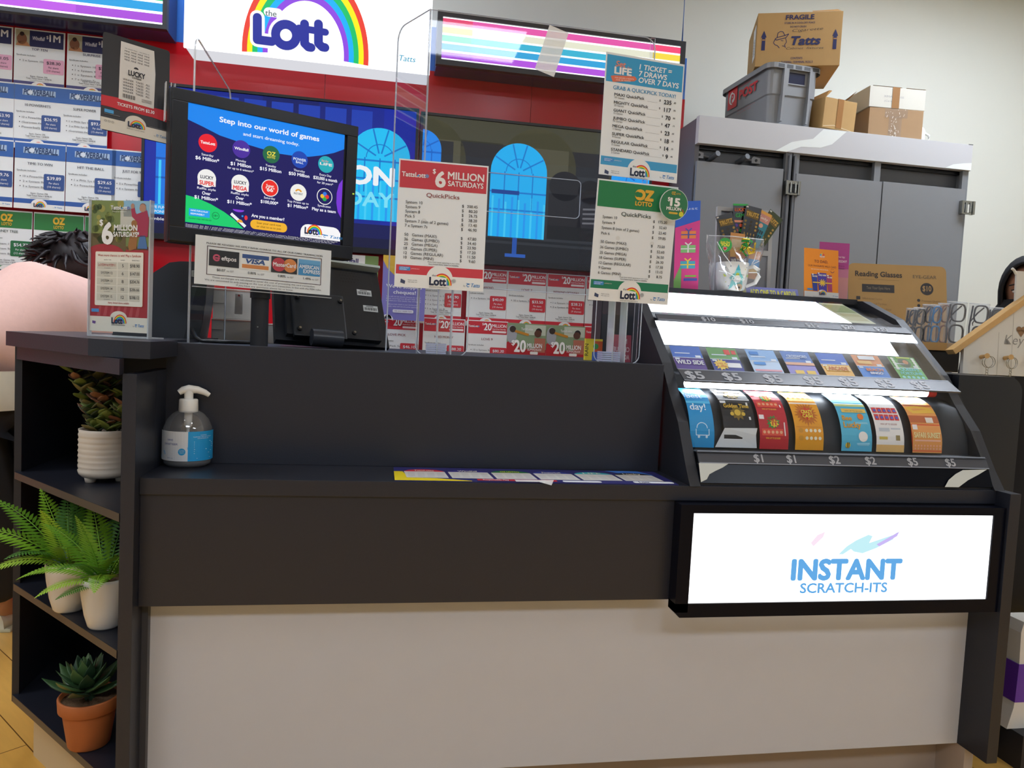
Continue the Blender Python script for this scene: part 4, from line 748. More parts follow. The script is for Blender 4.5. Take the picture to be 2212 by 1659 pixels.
    b.r(.035, .84, .155, .90, '#22a2ee', 4); b.t('HAVE FUN & PLAY', .045, .862, .014, '#fff', 'l', .10, .02, L=5); b.t('RESPONSIBLY', .045, .888, .014, '#fff', 'l', .08, .02, L=5); b.t("Gambler's Help 1800 858 858", .035, .925, .011, '#0a4a2c', 'l', .13, L=5); b.ring(.19, .875, .019, .0215, '#0a4a2c', 4); b.t('18+', .19, .884, .018, '#0a4a2c', 'c', .026, .01, L=5)
    b.disc(.325, .80, .035, '#8a3fe0', 4, .02, 16, 180, 360); b.line([(.28, .84), (.37, .935)], .018, '#f4f4f8', 5); b.disc(.335, .905, .018, '#f2b03a', 6, None, 16, 0, 180); b.disc(.372, .86, .010, '#e8323a', 5, .02); b.disc(.35, .85, .006, '#2a9af0', 5)
    b.t('Are you a member?', .51, .845, .027, '#f6f6ff', 'c', .21, .03, L=4); b.rr(.40, .865, .635, .945, '#f5b62e', 4, .028); b.t('Scan your card now', .517, .897, .018, '#5c4210', 'c', .155, .01, L=5); b.t('or chat to us to join', .517, .927, .018, '#5c4210', 'c', .155, .01, L=5)
    b.rr(.725, .845, 1.0, 1.0, '#fbfafc', 3, .05); b.r(.9, .89, 1, .97, '#fbfafc', 4); b.r(.725, .92, 1, .965, '#fbfafc', 4); lott(b, .805, .93, .115, ['#ee3a2c', '#f6d22a', '#1fae4a', '#2a8fe8', '#7a3fd0'], small=False, L=6); b.t("Official Home of Australia's Lotteries", .81, .947, .009, '#55585c', 'c', .12, L=6); tatts(b, .925, .945, .026, L=6)
    b.r(0, .965, 1, 1, '#120e44', 7)
    for k in range(3): b.t('*TattsLotto, Sat. Div 1 prize est. Weekday Windfall, Mon. Div 1 prize for up to 6 winners. Powerball, Thu. Est. Div 1 prize pool. Set for Life', .01, .976+.0095*k, .0065, '#f4f4fa', 'l', .97-.02*k, L=8)
b = B(-.002, .0003).area(.368, .271, -.003-.184, .036); d_menu(b); b.build('screen', cs)
b = B(); b.tube([(0, 0, 0), (0, 0, .22)], .0205, BLK2, 20); b.tube([(0, 0, .115), (0, 0, .135)], .0235, BLACK, 20); b.box(-.002, -.023, .045, .001, -.02, .048, METAL); pq = on(553, 741, 1.054)
b.build('pole', cs); po = COL.objects[-1]; 
po.parent = cs; po.matrix_world = Matrix.Translation((-.285, 1.862, 1.054)); po.matrix_parent_inverse = (Matrix.Translation(cs.location) @ cs.rotation_euler.to_matrix().to_4x4()).inverted()
po.matrix_basis = Matrix.Translation((-.285, 1.862, 1.054))

# ---------------------------------------------------------------- clear screens
def rrect(w, h, rad, corners=(1, 1, 1, 1)):   # outline from top right, clockwise seen from the front
    out = []
    for (cx, cz, a), c in zip(((w/2, h, 0), (w/2, 0, -90), (-w/2, 0, -180), (-w/2, h, -270)), corners):
        sx, sz = (1 if cx > 0 else -1), (1 if cz > 0 else -1)
        if not c: out.append((cx, cz)); continue
        ox, oz = cx-sx*rad, cz-sz*rad
        for k in range(7):
            t = R(a+90-15*k); out.append((ox+rad*math.cos(t), oz+rad*math.sin(t)))
    return out
RIM = clear('acrylic_rim', (.95, .97, 1), .3, .15, .55, (.86, .92, 1))
def pane(b, w, h, rad, th=.005, m=ACRYL, e=EDGE, corners=(1, 1, 1, 1), rim=0):
    o = rrect(w, h, rad, corners); b.face([(x, 0, z) for x, z in o], m)
    n = len(o)
    if rim: b.tube([(x, th/2, z) for x, z in o+o[:1]], rim, RIM, 6, False)
    for k in range(n):
        p, q = o[k], o[(k+1) % n]; b.face([(p[0], 0, p[1]), (q[0], 0, q[1]), (q[0], th, q[1]), (p[0], th, p[1])], e)
    return b
scr = thing('counter_screen', 'large clear acrylic screen standing on the counter in front of the televisions', 'screen', (.380, 1.868, ZT-.003))
b = B(); b.rot(Matrix.Identity(4)); pane(b, .58, .667, .03, corners=(1, 0, 0, 0), rim=.0014); b.rot(Matrix.Translation((0, 0, .172))); b.build('front_pane', scr)
b = B(); pane(b, .16, .84, .035, corners=(0, 0, 0, 1), rim=.0014); b.rot(Matrix.Translation((-.29, 0, 0)) @ Matrix.Rotation(R(-62), 4, 'Z') @ Matrix.Translation((-.08, 0, 0))); b.build('wing_pane', scr)
b = B(); pane(b, .012, .84, .001); b.rot(Matrix.Translation((.284, .004, 0))); b.build('leg', scr)
b = B(); pane(b, .36, .098, .012, .003, ACRYL2, rim=.001); b.rot(Matrix.Translation((-.06, .03, .37))); b.build('document_pocket', scr)
wg = thing('counter_screen', 'small clear acrylic side screen beside the customer screen, end on to the photo', 'screen', (-.428, 1.80, ZT-.003))
b = B(); pane(b, .40, .690, .03, .005, ACRYL2, corners=(1, 0, 0, 1), rim=.0014); b.rot(Matrix.Rotation(R(90), 4, 'Z') @ Matrix.Translation((.20, 0, 0))); b.build('side_pane', wg)
q = at(1192, 110, 1.866)
b = B(); b.box(-.026, -.001, -.058, .026, 0, .058, TAPE); b.rot(Matrix.Rotation(R(16), 4, 'Y')); b.build('tape_strip', None, (q.x, 1.867, q.z), (0, 0, 0), 'wide strip of frosted white tape high on the clear counter screen', 'tape')

# clear stands that carry the two A4 signs
def sign_stand(loc, rz, label, hh):
    t = thing('sign_stand', label, 'sign stand', loc, (0, 0, rz), 'clear sign stands on the counter')
    b = B(); pane(b, .125, hh+.03, .022, .003, ACRYL2, EDGE, (0, 1, 1, 0), rim=.0013); b.build('front_plate', t)
    b = B()
    for x in (-.012, .022): pane_b = b.box(x, .004, 0, x+.003, .045, hh+.08, EDGE)
    b.prism([(.004, hh+.08), (.045, 0), (.048, 0), (.007, hh+.08)], 'x', -.012, .022, ACRYL2); b.build('rear_leg', t)
    b = B(); b.box(-.05, .004, 0, .05, .05, .003, ACRYL2)
    for k in range(5): b.box(-.036, .006, .003+.0052*k, .012, .045, .0072+.0052*k, M('#b9bfd6', .15))
    b.build('clear_block', t)
    return t
sign_stand((.148, 1.803, ZT-.003), R(-.9), 'clear acrylic stand under the red headed price sign', .165)
sign_stand((.600, 1.825, ZT-.003), R(5), 'clear acrylic stand under the green headed price sign', .16)

# ---------------------------------------------------------------- staff side equipment
tm = thing('terminal', 'black ticket terminal seen from its curved side, left of the screen pole', 'terminal', (-.612, 2.03, ZT-.003), (0, 0, R(8)))
prof = [(0, 0), (.19, 0), (.235, .21), (.215, .235), (.17, .245), (.12, .238), (.05, .19), (-.02, .12), (-.05, .06), (-.05, 0)]
prof = [(-.055, 0), (.150, 0), (.163, .10), (.168, .20), (.156, .208), (.10, .205), (.075, .20), (.03, .165), (-.01, .12), (-.04, .07)]
b = B(); b.prism(prof, 'y', 0, .26, M('#33373d', .4), True); b.build('body', tm)
b = B(); b.prism([(.112, .002), (.151, .002), (.167, .16), (.145, .158)], 'y', -.006, .0, M('#1d2126', .4)); b.build('side_door', tm)
b = B(); b.area(.022, .016, .128, .168); b.y0 = -.001; b.r(0, 0, 1, 1, '#c9cec4', 0)
for k in range(4): b.r(.1, .15+.2*k, .9, .25+.2*k, '#7f867f', 1)
b.build('sticker', tm)
b = B(); b.tube([(-.480, 2.025, 1.09), (-.470, 2.0, 1.086), (-.450, 1.96, 1.066), (-.430, 1.93, 1.0595), (-.38, 1.92, 1.0595), (-.31, 2.0, 1.0595)], .0045, M('#0c0d10', .3)); b.tube([(-.478, 2.025, 1.083), (-.46, 1.985, 1.071), (-.435, 1.945, 1.0595), (-.395, 1.93, 1.0595)], .004, M('#0c0d10', .3)); b.build('cable', None, label='black cable curling out of the left terminal onto the counter', cat='cable')
# back of the staff screen
st = thing('staff_screen', 'black back of a tilted staff monitor behind the counter, right of the pole', 'monitor', (-.122, 2.03, 1.064), (R(-30), R(2), R(20)))
b = B(); b.prism([(-.150, 0), (.158, 0), (.150, .245), (-.146, .245)], 'y', -.004, .020, M('#1d2026', .35)); b.prism([(-.125, .01), (.13, .01), (.118, .225), (-.118, .225)], 'y', -.022, -.004, M('#15181d', .4)); b.build('case', st)
b = B(); b.prism([(-.150, .2455), (.150, .2455), (.150, .253), (-.150, .253)], 'y', -.030, .045, M('#b9c2ba', .3)); b.build('top_edge', st, label='pale top edge')
b = B(); b.box(-.11, -.034, .0, .03, -.021, .135, M('#0f1216', .45), .004)
b.build('mount_plate', st)
for x, z in ((-.095, .115), (.02, .115), (-.095, .02), (.05, .02)):
    b = B(); b.tube([(x, -.034, z), (x, -.040, z)], .007, BLACK, 10); b.tube([(x, -.040, z), (x, -.042, z)], .0035, METAL, 8); b.build('screw', st)
b = B(); b.tube([(-.07, -.045, -.008), (.01, -.045, -.008)], .022, M('#2a2d33', .3), 16); b.build('hinge', st)
for x, z in ((.075, .150), (.088, .100)):
    b = B(-.0225).area(.042, .019, x, z); b.r(0, 0, 1, 1, '#cfd2cf', 1)
    for k in range(14): b.r(.06+.062*k, .35, .06+.062*k+(.04 if k % 3 else .02), .8, '#2c2c2e', 2)
    b.r(.2, .1, .7, .22, '#666', 2); b.build('barcode_label', st)
b = B(-.0225).area(.10, .05, .02, .185)
for j in range(5):
    for i in range(10-j): b.disc(.1+.08*i+.04*(j % 2), .1+.2*j, .02, '#050608', 1, n=8)
b.build('speaker_holes', st)
# white boxes of paper rolls behind the counter
RB_ = M('#efeeea', .7, noise=.03, scale=15)
def roll_box(x, y, z, w, d, h, rz, label):
    b = B(); b.box(-w/2, -d/2, 0, w/2, d/2, h, RB_, .002); b.box(-w/2-.001, -d/2-.001, h-.006, w/2+.001, d/2+.001, h-.003, M('#d9a79a', .6)); b.box(-w/2-.0012, -d/2-.0015, h*.5, -w/2+.03, -d/2+.001, h*.5+.001, M('#8d8a88')); return b.build('paper_box', None, (x, y, z), (0, 0, rz), label, 'box', 'white boxes of paper rolls')
roll_box(-.435, 2.36, ZT-.003, .118, .12, .066, R(8), 'white paper roll box on the counter, lower left of its stack')
roll_box(-.333, 2.34, ZT-.003, .078, .12, .058, R(8), 'narrow white paper roll box on the counter, against the screen pole')
roll_box(-.435, 2.37, ZT+.0635, .125, .10, .088, R(12), 'white paper roll box on top of the stack behind the notice')
b = B(); b.box(-.011, -.001, -.055, .011, 0, .005, PAPER); b.tube([(0, -.0015, 0), (0, -.003, 0)], .003, M('#c8443c')); b.build('tag', None, (-.412, 2.300, 1.190), (R(2), 0, R(3)), 'small white hanging tag in front of the stacked paper boxes', 'tag')

# ---------------------------------------------------------------- grey cabinet on the back wall
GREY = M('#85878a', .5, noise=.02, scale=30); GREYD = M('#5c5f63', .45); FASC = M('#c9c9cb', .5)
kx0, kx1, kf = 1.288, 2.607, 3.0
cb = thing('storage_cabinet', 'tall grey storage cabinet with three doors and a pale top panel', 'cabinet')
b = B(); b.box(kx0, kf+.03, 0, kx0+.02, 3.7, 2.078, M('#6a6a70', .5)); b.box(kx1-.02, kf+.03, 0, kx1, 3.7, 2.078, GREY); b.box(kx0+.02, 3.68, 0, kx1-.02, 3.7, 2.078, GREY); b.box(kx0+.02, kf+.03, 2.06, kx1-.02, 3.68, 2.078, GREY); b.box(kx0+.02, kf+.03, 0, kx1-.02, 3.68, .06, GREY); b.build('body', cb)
b = B(); b.box(kx0, kf, 1.968, kx1, kf+.03, 2.083, FASC, .001); b.area(kx1-kx0, .115, kx0, 1.968); b.y0 = kf
b.poly([(.27, 1), (.325, .62), (.36, .52), (.40, .42), (.435, .03), (.52, .02), (.47, .55), (.43, .72), (.36, .76), (.31, 1)], '#eef3f0', 1); b.poly([(.90, .98), (.93, .82), (.97, .74), (1, .70), (1, .99)], '#eef3f0', 1); b.box(kx1-.02, kf-.001, 2.0825, kx1, kf+.01, 2.085, GREYD); b.build('top_panel', cb)
xs = (1.292, 1.738, 2.172, 2.600)
b = B(); b.box(kx0+.02, kf+.06, 1.86, kx1-.02, kf+.075, 1.968, GREYD); b.box(kx0+.02, kf+.04, 1.955, kx1-.02, kf+.06, 1.968, BLACK)
for x in (1.70, 1.735, 2.13, 2.575): b.box(x, kf+.01, .1, x+.03, kf+.03, 1.968, M('#7d8084', .4))
b.build('inner_frame', cb)
for k, (x0, x1, zt) in enumerate(((xs[0], 1.690, 1.895), (1.752, 2.168, 1.882), (2.174, 2.592, 1.884))):
    b = B(); b.box(x0, kf+.004, .08, x1, kf+.022, zt, GREY, .001); d = b.build('door', cb)
for x in (1.722, 1.747): 
    b = B(); b.box(x-.012, kf-.004, .9, x-.002, kf+.02, 1.955, M('#6a6d72', .35)); b.build('rail', cb)
def hinge(x, z):
    b = B()
    for q in (-1, 1): b.box(x+q*.028-.006, kf-.016, z-.03, x+q*.028+.006, kf+.005, z+.03, METAL, .002); b.tube([(x+q*.011, kf-.014, z-.022), (x+q*.011, kf-.014, z+.022)], .005, METAL)
    b.box(x-.03, kf-.012, z+.016, x+.03, kf-.002, z+.03, METAL); b.box(x-.03, kf-.012, z-.03, x+.03, kf-.002, z-.022, METAL); b.build('hinge', cb, label='bright metal hinge')
hinge(1.731, 1.815); hinge(2.598, 1.80)
for x, q in ((1.365, -1), (1.50, 1)):
    b = B(); b.tube([(x, kf+.06, 1.915), (x+.012, kf-.01, 1.930)], .012, M('#55585c', .35), 12); b.build('peg', cb)
for x in (1.312, 1.575):
    b = B(); b.prism([(x-.02, 1.915), (x+.02, 1.915), (x+.02, 1.938), (x-.01, 1.945), (x-.02, 1.935)], 'y', kf+.035, kf+.05, M('#8d8f92', .3)); b.tube([(x+.02, kf+.04, 1.928), (x+.05, kf+.04, 1.922)] if x < 1.4 else [(x-.02, kf+.04, 1.928), (x-.05, kf+.04, 1.932)], .005, M('#6a6c70', .3)); b.tube([(x, kf+.036, 1.928), (x, kf+.032, 1.928)], .006, BLACK, 8); b.build('latch', cb)

# boxes on the cabinet
ZC = 2.079
FL = M('#a97d45', .75)
def carton(name, label, w, d, h, loc, rz, m, draw=None, tape=None, flaps=(), rx=0, side=None, group=None):
    t = thing(name, label, 'box', loc, (rx, 0, rz), group)
    b = B().area(w, h); b.box(-w/2, 0, 0, w/2, d, h, m, .002); b.y0 = -.0004
    if draw: draw(b)
    b.build('body', t)
    if tape: b = B(-.001).area(w, h); b.r(tape[0], tape[2], tape[1], tape[3], tape[4], 1); b.box(b.x0+tape[0]*w, -.001, h-.0005, b.x0+tape[1]*w, d*.9, h+.0008, M(tape[4], .3)); b.build('tape', t)
    for f in flaps: b = B(); b.face(f, FL if m is not RB_ else M('#5a4632', .8)); pts = [(x, y+.003, z+.002) for x, y, z in f]; b.face(pts, FL); b.build('flap', t)
    return t
INK = '#232a5c'
def d_frag(b):
    b.t('FRAGILE', .50, .135, .085, INK, 'c', .335, .03); b.t('STORE IN A COOL DRY PLACE', .50, .215, .035, INK, 'c', .36, .02); b.t('DO NOT CRUSH', .485, .285, .033, INK, 'c', .19, .02)
    b.t('Cigarette', .42, .365, .05, '#3a3a44', 'l', .36, -.01, .3, rot=3); b.t('Tatts', .41, .605, .155, INK, 'l', .35, .045, .2); b.t('Cabinet  fixtures', .36, .69, .045, '#3a3a44', 'l', .44, -.01, .3)
    b.t('CONTENTS', .49, .875, .04, INK, 'c', .14, .02); b.t('6 THERMAL TERMINAL ROLLS', .485, .945, .04, INK, 'c', .40, .02)
    b.line([(.22, .49), (.25, .46), (.33, .43), (.38, .40), (.35, .47), (.24, .51), (.22, .49)], .008, INK); b.line([(.245, .46), (.25, .38), (.28, .35), (.31, .36), (.335, .43)], .008, INK); b.line([(.22, .50), (.205, .56), (.225, .60), (.25, .61), (.28, .66)], .008, INK); b.line([(.345, .48), (.36, .55), (.34, .60), (.35, .66)], .007, INK); b.line([(.29, .52), (.32, .53)], .006, INK); b.line([(.31, .62), (.34, .63)], .006, INK)
    for u in (.085, .925): b.poly([(u, .33), (u+.034, .46), (u+.02, .46), (u+.022, .70), (u-.022, .70), (u-.02, .46), (u-.034, .46)], INK); b.r(u-.018, .495, u+.018, .515, '#b98a52', 2)
frag = carton('carton', 'brown fragile carton with dark blue printing on top of the grey mail tub', .352, .30, .229, (1.743, 3.05, 2.353), R(-20.6), CARD, d_frag, None, [[(.05, .0, .229), (.17, .0, .229), (.165, .06, .262), (.06, .06, .258)]], R(0))
b = B(); b.box(-.1775, .03, .05, -.1765, .10, .19, PAPER)
for k in range(6): b.box(-.178, .045, .07+.012*k, -.1772, .085, .075+.012*k, M('#8a8a8a'))
b.build('side_label', frag, label='white address label on the side')
tub = thing('mail_tub', 'grey plastic mail tub with a red POST mark, under the brown carton', 'tub', (1.612, 3.035, ZC+.004), (0, 0, R(3)))
TG = M('#8f9295', .45, noise=.05, scale=12); w, L_, h = .24, .40, .266
def tubring(x0, x1, y0, y1, z, rad=.03): 
    o = []
    for cx, cy, a in ((x1-rad, y0+rad, -90), (x1-rad, y1-rad, 0), (x0+rad, y1-rad, 90), (x0+rad, y0+rad, 180)):
        for k in range(5): t = R(a+22.5*k); o.append((cx+rad*math.cos(t), cy+rad*math.sin(t), z))
    return o
b = B(); rings = [tubring(.012, w-.012, .012, L_-.012, 0), tubring(.006, w-.006, .006, L_-.006, h*.5), tubring(.001, w-.001, .001, L_-.001, h*.52), tubring(0, w, 0, L_, h), tubring(.006, w-.006, .006, L_-.006, h), tubring(.014, w-.014, .014, L_-.014, .006)]
b.grid(rings, TG, False, True); b.face(rings[0], TG); b.face(rings[-1], TG); b.build('body', tub)
b = B(); rim = tubring(-.014, w+.014, -.014, L_+.014, h-.004, .04); b.grid([tubring(-.014, w+.014, -.014, L_+.014, h-.022, .04), tubring(-.014, w+.014, -.014, L_+.014, h, .04), tubring(.004, w-.004, .004, L_-.004, h, .03)], TG, False, True)
for k in range(5): b.box(.03+.042*k, -.0145, h-.019, .06+.042*k, -.0135, h-.004, M('#4a4d50'))
b.build('rim', tub)
b = B(); b.box(.088, -.002, .188, .170, .002, .235, M('#141c3c', .3)); b.box(.083, -.004, .183, .175, -.001, .188, TG); b.build('hand_hole', tub, label='dark hand hole')
for x in (.060, .185):
    b = B(); b.prism([(x, .245), (x+.024, .245), (x+.020, .13), (x+.008, .13), (x+.004, .02), (x-.006, .02), (x-.002, .13)], 'y', -.016, .012, TG); b.build('rib', tub)
b = B(0).area(.30, .13, .05, .11); b.r(.08, .06, .36, .80, '#d8323a', 1); b.disc(.22, .43, .10, '#e8e4e2', 2, None, 24, 90, 270); b.disc(.22, .43, .075, '#e8e4e2', 2); b.t('P', .185, .60, .30, '#d8323a', 'l', .08, .05, L=3); b.t('AUSTRALIA', .44, .22, .07, '#c85a5c', 'l', .3, .01); b.t('POST', .42, .62, .30, '#d8323a', 'l', .52, .05)
b.t('This tub is the property of the mail service.', .40, 1.05, .05, '#b86a68', 'l', .5); b.t('Return it when empty.', .40, 1.14, .05, '#b86a68', 'l', .4)
b.rot(Matrix.Translation((-.004, .42, .02)) @ Matrix.Rotation(R(-90), 4, 'Z')); b.build('printing', tub, label='red printing on the long side')
carton('carton', 'small open brown carton leaning between the mail tub and the taller boxes', .178, .20, .129, (1.957, 3.04, ZC+.018), R(10), CARD, lambda b: b.line([(.02, .95), (.35, .88), (.6, .93), (.98, .99)], .012, '#e2d2b0'), (.40, .58, 0, .95, '#9c6a30'), [[(.02, .0, .127), (.10, .02, .185), (.13, .10, .17), (.09, .20, .129)], [(-.085, .0, .129), (-.04, .02, .165), (-.045, .03, .167), (-.085, .18, .129)]], R(4))
brown = carton('carton', 'large brown carton with crinkled clear tape, under the white topped box', .256, .28, .142, (2.246, 3.05, ZC), R(-5), CARDB)
b = B(-.002).area(.256, .142); b.r(.28, 0, .70, .28, CELLO, 1); b.r(.36, .25, .60, 1, CELLO, 1)
for k in range(46):
    rn = random.Random(k); u, v = .30+.36*rn.random(), .02+.95*rn.random(); u = u if v < .3 else .38+.5*(u-.30); b.line([(u, v), (u+.05*(rn.random()-.5), v+.12*(rn.random()-.3))], .006+.006*rn.random(), '#e6ddd0', 2)
b.build('clear_tape', brown, label='crinkled clear tape')
carton('carton', 'white box with brown tape and faint handwriting, stacked on the large brown carton', .268, .28, .092, (2.246, 3.05, ZC+.143), R(-4), M('#d3d0c4', .7), lambda b: (b.t('XMAS TREE', .25, .50, .09, '#8a8a92', 'l', .36, -.012), b.t('(Carnival)', .26, .72, .09, '#8a8a92', 'l', .24, -.012, .2)), (.40, .53, 0, 1.0, '#9a6c38'), [[(-.12, -.001, .0925), (.02, -.001, .0925), (.0, .05, .10), (-.10, .05, .10)], [(.04, -.001, .0925), (.132, -.001, .0925), (.13, .04, .096), (.05, .04, .098)]])
b = B(); b.lathe([(.001, 0), (.035, .0), (.052, .012), (.055, .04), (.055, .075), (.048, .09), (.03, .095), (.001, .095)], M('#e2e0da', .35), 24); b.tube([(.05, -.02, .02), (.066, -.03, .03), (.066, -.03, .06), (.05, -.02, .072)], .006, M('#e2e0da', .35)); b.build('plastic_jug', None, (2.40, 3.14, ZC), (0, 0, 0), 'small white plastic jug half hidden behind the large brown carton', 'jug')

# ---------------------------------------------------------------- goods on top of the display
ZD = 1.2845
b = B(-.001).area(.205, .034, None, 0); b.box(-.1025, 0, 0, .1025, .001, .034, M('#6f74b4', .5))
b.t('ADD ONE TO A CARD', .53, .80, .5, '#d6d24a', 'c', .70, .05, L=2)
for u in (.09, .92): b.r(u-.03, .35, u+.03, .85, '#a9ab7c', 1); b.line([(u-.03, .2), (u, .35), (u+.03, .2)], .012, '#a9ab7c', 1)
q = on(1600, 646, ZD); b.build('paper_strip', None, (1.205, 2.172, ZD-.010), (R(-25), 0, R(0)), 'purple paper strip reading ADD ONE TO A CARD, on the display top', 'paper strip')
WHT = M('#d9d8d2', .5)
# grey holder behind the gift pack
gh = thing('ticket_holder', 'grey upright frame holder behind the wrapped mug gift', 'holder', (1.175, 2.285, ZD), (R(-3), 0, 0))
b = B()
for q in ((-.105, 0, -.092, .285), (.080, 0, .093, .285), (-.092, .272, .08, .285), (-.092, .135, .08, .152), (-.092, 0, .08, .012)): b.box(q[0], 0, q[1], q[2], .012, q[3], M('#b4b5b4', .5))
b.build('frame', gh)
b = B(); b.box(-.092, .008, .01, .08, .011, .275, M('#8c8e92', .5)); b.build('back_plate', gh)
b = B(); b.box(-.05, .012, 0, .05, .04, .004, M('#9a9c9e', .5)); b.build('foot', gh)
def fan_ticket(x, z, y, ang, w, h, label, draw, bg):
    sheet('scratch_ticket', label, 'scratch ticket', w, h, draw, (x, y, z), (R(-3), R(ang), 0), 'scratch tickets fanned behind the mug', M(bg, .25), .0008)
def d_gold(t):
    def d(b):
        b.r(.03, .02, .16, .06, '#d8d6cc', 2); b.poly([(.1, .10), (.9, .16), (.9, .34), (.1, .30)], '#6d5620', 1); b.t(t, .5, .27, .11, '#d2a94a', 'c', .8, .04, L=2)
        for k in range(9): b.disc(.15+.35*(k % 3), .42+.10*(k//3), .07, ['#8c6f2c', '#3c3420', '#b08c3c'][k % 3], 1)
        for j in range(3):
            for i in range(4): b.t('$', .2+.2*i, .78+.09*j, .055, '#c9a250', 'c', L=2)
    return d
def d_gems(b):
    b.r(0, 0, 1, .05, '#2fae4a', 1); b.t('LUCKY', .5, .20, .09, '#e86a2c', 'c', .8, .03); b.t('GEMS', .5, .36, .10, '#2fa84a', 'c', .72, .03); b.r(.05, .44, .95, .50, '#e89a78', 1)
    for k in range(9): b.disc(.2+.3*(k % 3), .58+.14*(k//3), .12, ['#5a3a9a', '#d8572c', '#2f9a3c'][(k+k//3) % 3], 2, None, 6)
def d_maze(b):
    b.r(0, 0, 1, .08, '#e0a44a', 1); b.r(0, .08, 1, .3, '#c88a7c', 1); b.t('Lucky', .5, .22, .08, '#f0e6de', 'c', .7, .02, .2); b.disc(.5, .4, .16, '#e2a890', 2)
    for k in range(10): b.r(.1+.16*(k % 5), .52+.14*(k//5), .2+.16*(k % 5), .62+.14*(k//5), '#17202c', 2)
q1 = at
def fanpos(px, py, Y=2.262): p = at(px, py, Y); return p.x, p.z
for k, (px, py, a, lb, dr, bg, w, dy) in enumerate(((1587, 520, -20, 'black and gold scratch ticket leaning left in the fan', d_gold('TRUTZ'), '#1d1a16', .058, 0), (1603, 500, -3, 'black scratch ticket with green and orange gem lettering', d_gems, '#15161a', .052, .004), (1614, 505, 9, 'black and gold scratch ticket standing tallest in the fan', d_gold('TRUTZ'), '#1d1a16', .056, -.004), (1627, 510, 22, 'teal scratch ticket with a dark maze pattern', d_maze, '#2f7f8c', .046, .002), (1638, 505, 34, 'dark green and gold scratch ticket leaning right in the fan', d_gold('TRUTZ'), '#3a4420', .056, .006))):
    x, z = fanpos(px, py); fan_ticket(x, z-.03, 2.262+dy, a, w, .12, lb, dr, bg)
for k, (px, py, a, lb, dr, bg, w, h_) in enumerate(((1597, 572, -4, 'purple and blue WILD SIDE scratch ticket inside the clear gift bag', lambda b: (b.r(0, 0, 1, .3, '#d9a24a', 1), b.disc(.6, .25, .3, '#c97c3c', 2), b.t('WILD SIDE', .5, .48, .12, '#f2f0ec', 'c', .92, .05, L=4), b.r(0, .50, 1, .66, '#c8562c', 2), b.r(0, .66, 1, .70, '#4a6ad0', 3), coins(b, .80, .80, 4, 1, '#8c6a2c')), '#4a3468', .058, .10), (1626, 575, 5, 'orange and blue scratch ticket at the right inside the clear gift bag', lambda b: (b.r(0, .3, 1, .6, '#5aa2d8', 1), b.r(0, .6, 1, .8, '#e0b86a', 1)), '#d8955a', .04, .09), (1592, 540, 3, 'orange scratch ticket at the back inside the clear gift bag', lambda b: (b.r(.1, .2, .9, .5, '#e8c89a', 1), b.t('STUNNER', .5, .6, .12, '#8c3a1c', 'c', .8, .03)), '#d8944a', .05, .10))):
    x, z = fanpos(px, py, 2.225); sheet('scratch_ticket', lb, 'scratch ticket', w, h_, dr, (x, 2.222+.005*k, z-h_*.45), (R(-2), R(a), 0), 'scratch tickets in the gift bag', M(bg, .3), .0008)
mg = thing('mug', 'white mug with a turquoise star, wrapped in the clear gift bag', 'mug', (1.088, 2.205, ZD), (0, 0, R(-25)))
b = B(); b.lathe([(.001, .004), (.028, .0), (.034, .006), (.0385, .03), (.0405, .06), (.0415, .088), (.0400, .0885), (.0385, .085), (.037, .03), (.030, .01), (.001, .009)], M('#e4e2da', .2), 36); b.build('body', mg)
b = B(); b.tube([(.038, 0, .075), (.052, 0, .079), (.064, 0, .070), (.066, 0, .050), (.058, 0, .030), (.036, 0, .018)], [.0055, .006, .006, .006, .0055, .005], M('#e4e2da', .2), 10); b.build('handle', mg)
b = B(0, .0004).area(.075, .085)
b.poly([(.5, .02), (.62, .38), (.98, .40), (.70, .62), (.80, .98), (.5, .78), (.2, .98), (.30, .62), (.02, .40), (.38, .38)], '#7cc9c4', 1); b.poly([(.42, .25), (.5, .02), (.58, .25)], '#4aa6b4', 2)
b.poly([(.0, .40), (.5, .35), (1, .38), (.98, .47), (.5, .44), (.04, .50)], '#c9d24a', 3); b.t('AWESOME', .5, .43, .035, '#4a4a3c', 'c', .5, L=4); b.t('Daddy', .55, .62, .11, '#f4f2ee', 'c', .5, .01, .2, L=4); b.disc(.6, .88, .14, '#b99a74', 5); b.disc(.6, .90, .05, '#2a2826', 6)
for u, v in ((.08, .15), (.25, .1), (.85, .12), (.1, .7), (.93, .75), (.2, .85), (.78, .2)): b.disc(u, v, .02, ['#8ac4c0', '#c9c24a', '#4a5a78'][int(u*10) % 3], 2, n=8)
def wrapmug(c):
    a = c.x/.0418; r = (.034+.0045*max(0, c.z-.006)/.024 if c.z < .03 else .0385+.003*(c.z-.03)/.058)-c.y+.0009; return Vector((r*math.sin(a), -r*math.cos(a), c.z*.92+.004))
b.warp(wrapmug); b.build('star_print', mg, (0, 0, 0), (0, 0, R(20)))
mg.scale = (1.24, 1.24, 1.04)
bg_ = thing('gift_bag', 'clear cellophane bag with a green sticker around the mug gift', 'gift bag', (1.090, 2.20, ZD))
b = B(); rows = []
for k in range(9):
    t = k/8; wv = .070+.028*t+.004*math.sin(9*t); dp = .050-.034*t
    rows.append([(wv*math.cos(a)+.004*math.sin(7*a+5*t), -dp*abs(math.sin(a))*(1 if math.sin(a) > 0 else -1)*-1+.003*math.sin(5*a+9*t), .002+.172*t) for a in [2*math.pi*j/28 for j in range(28)]])
b.grid(rows, CELLO, True, True); b.build('film', bg_)
b = B()
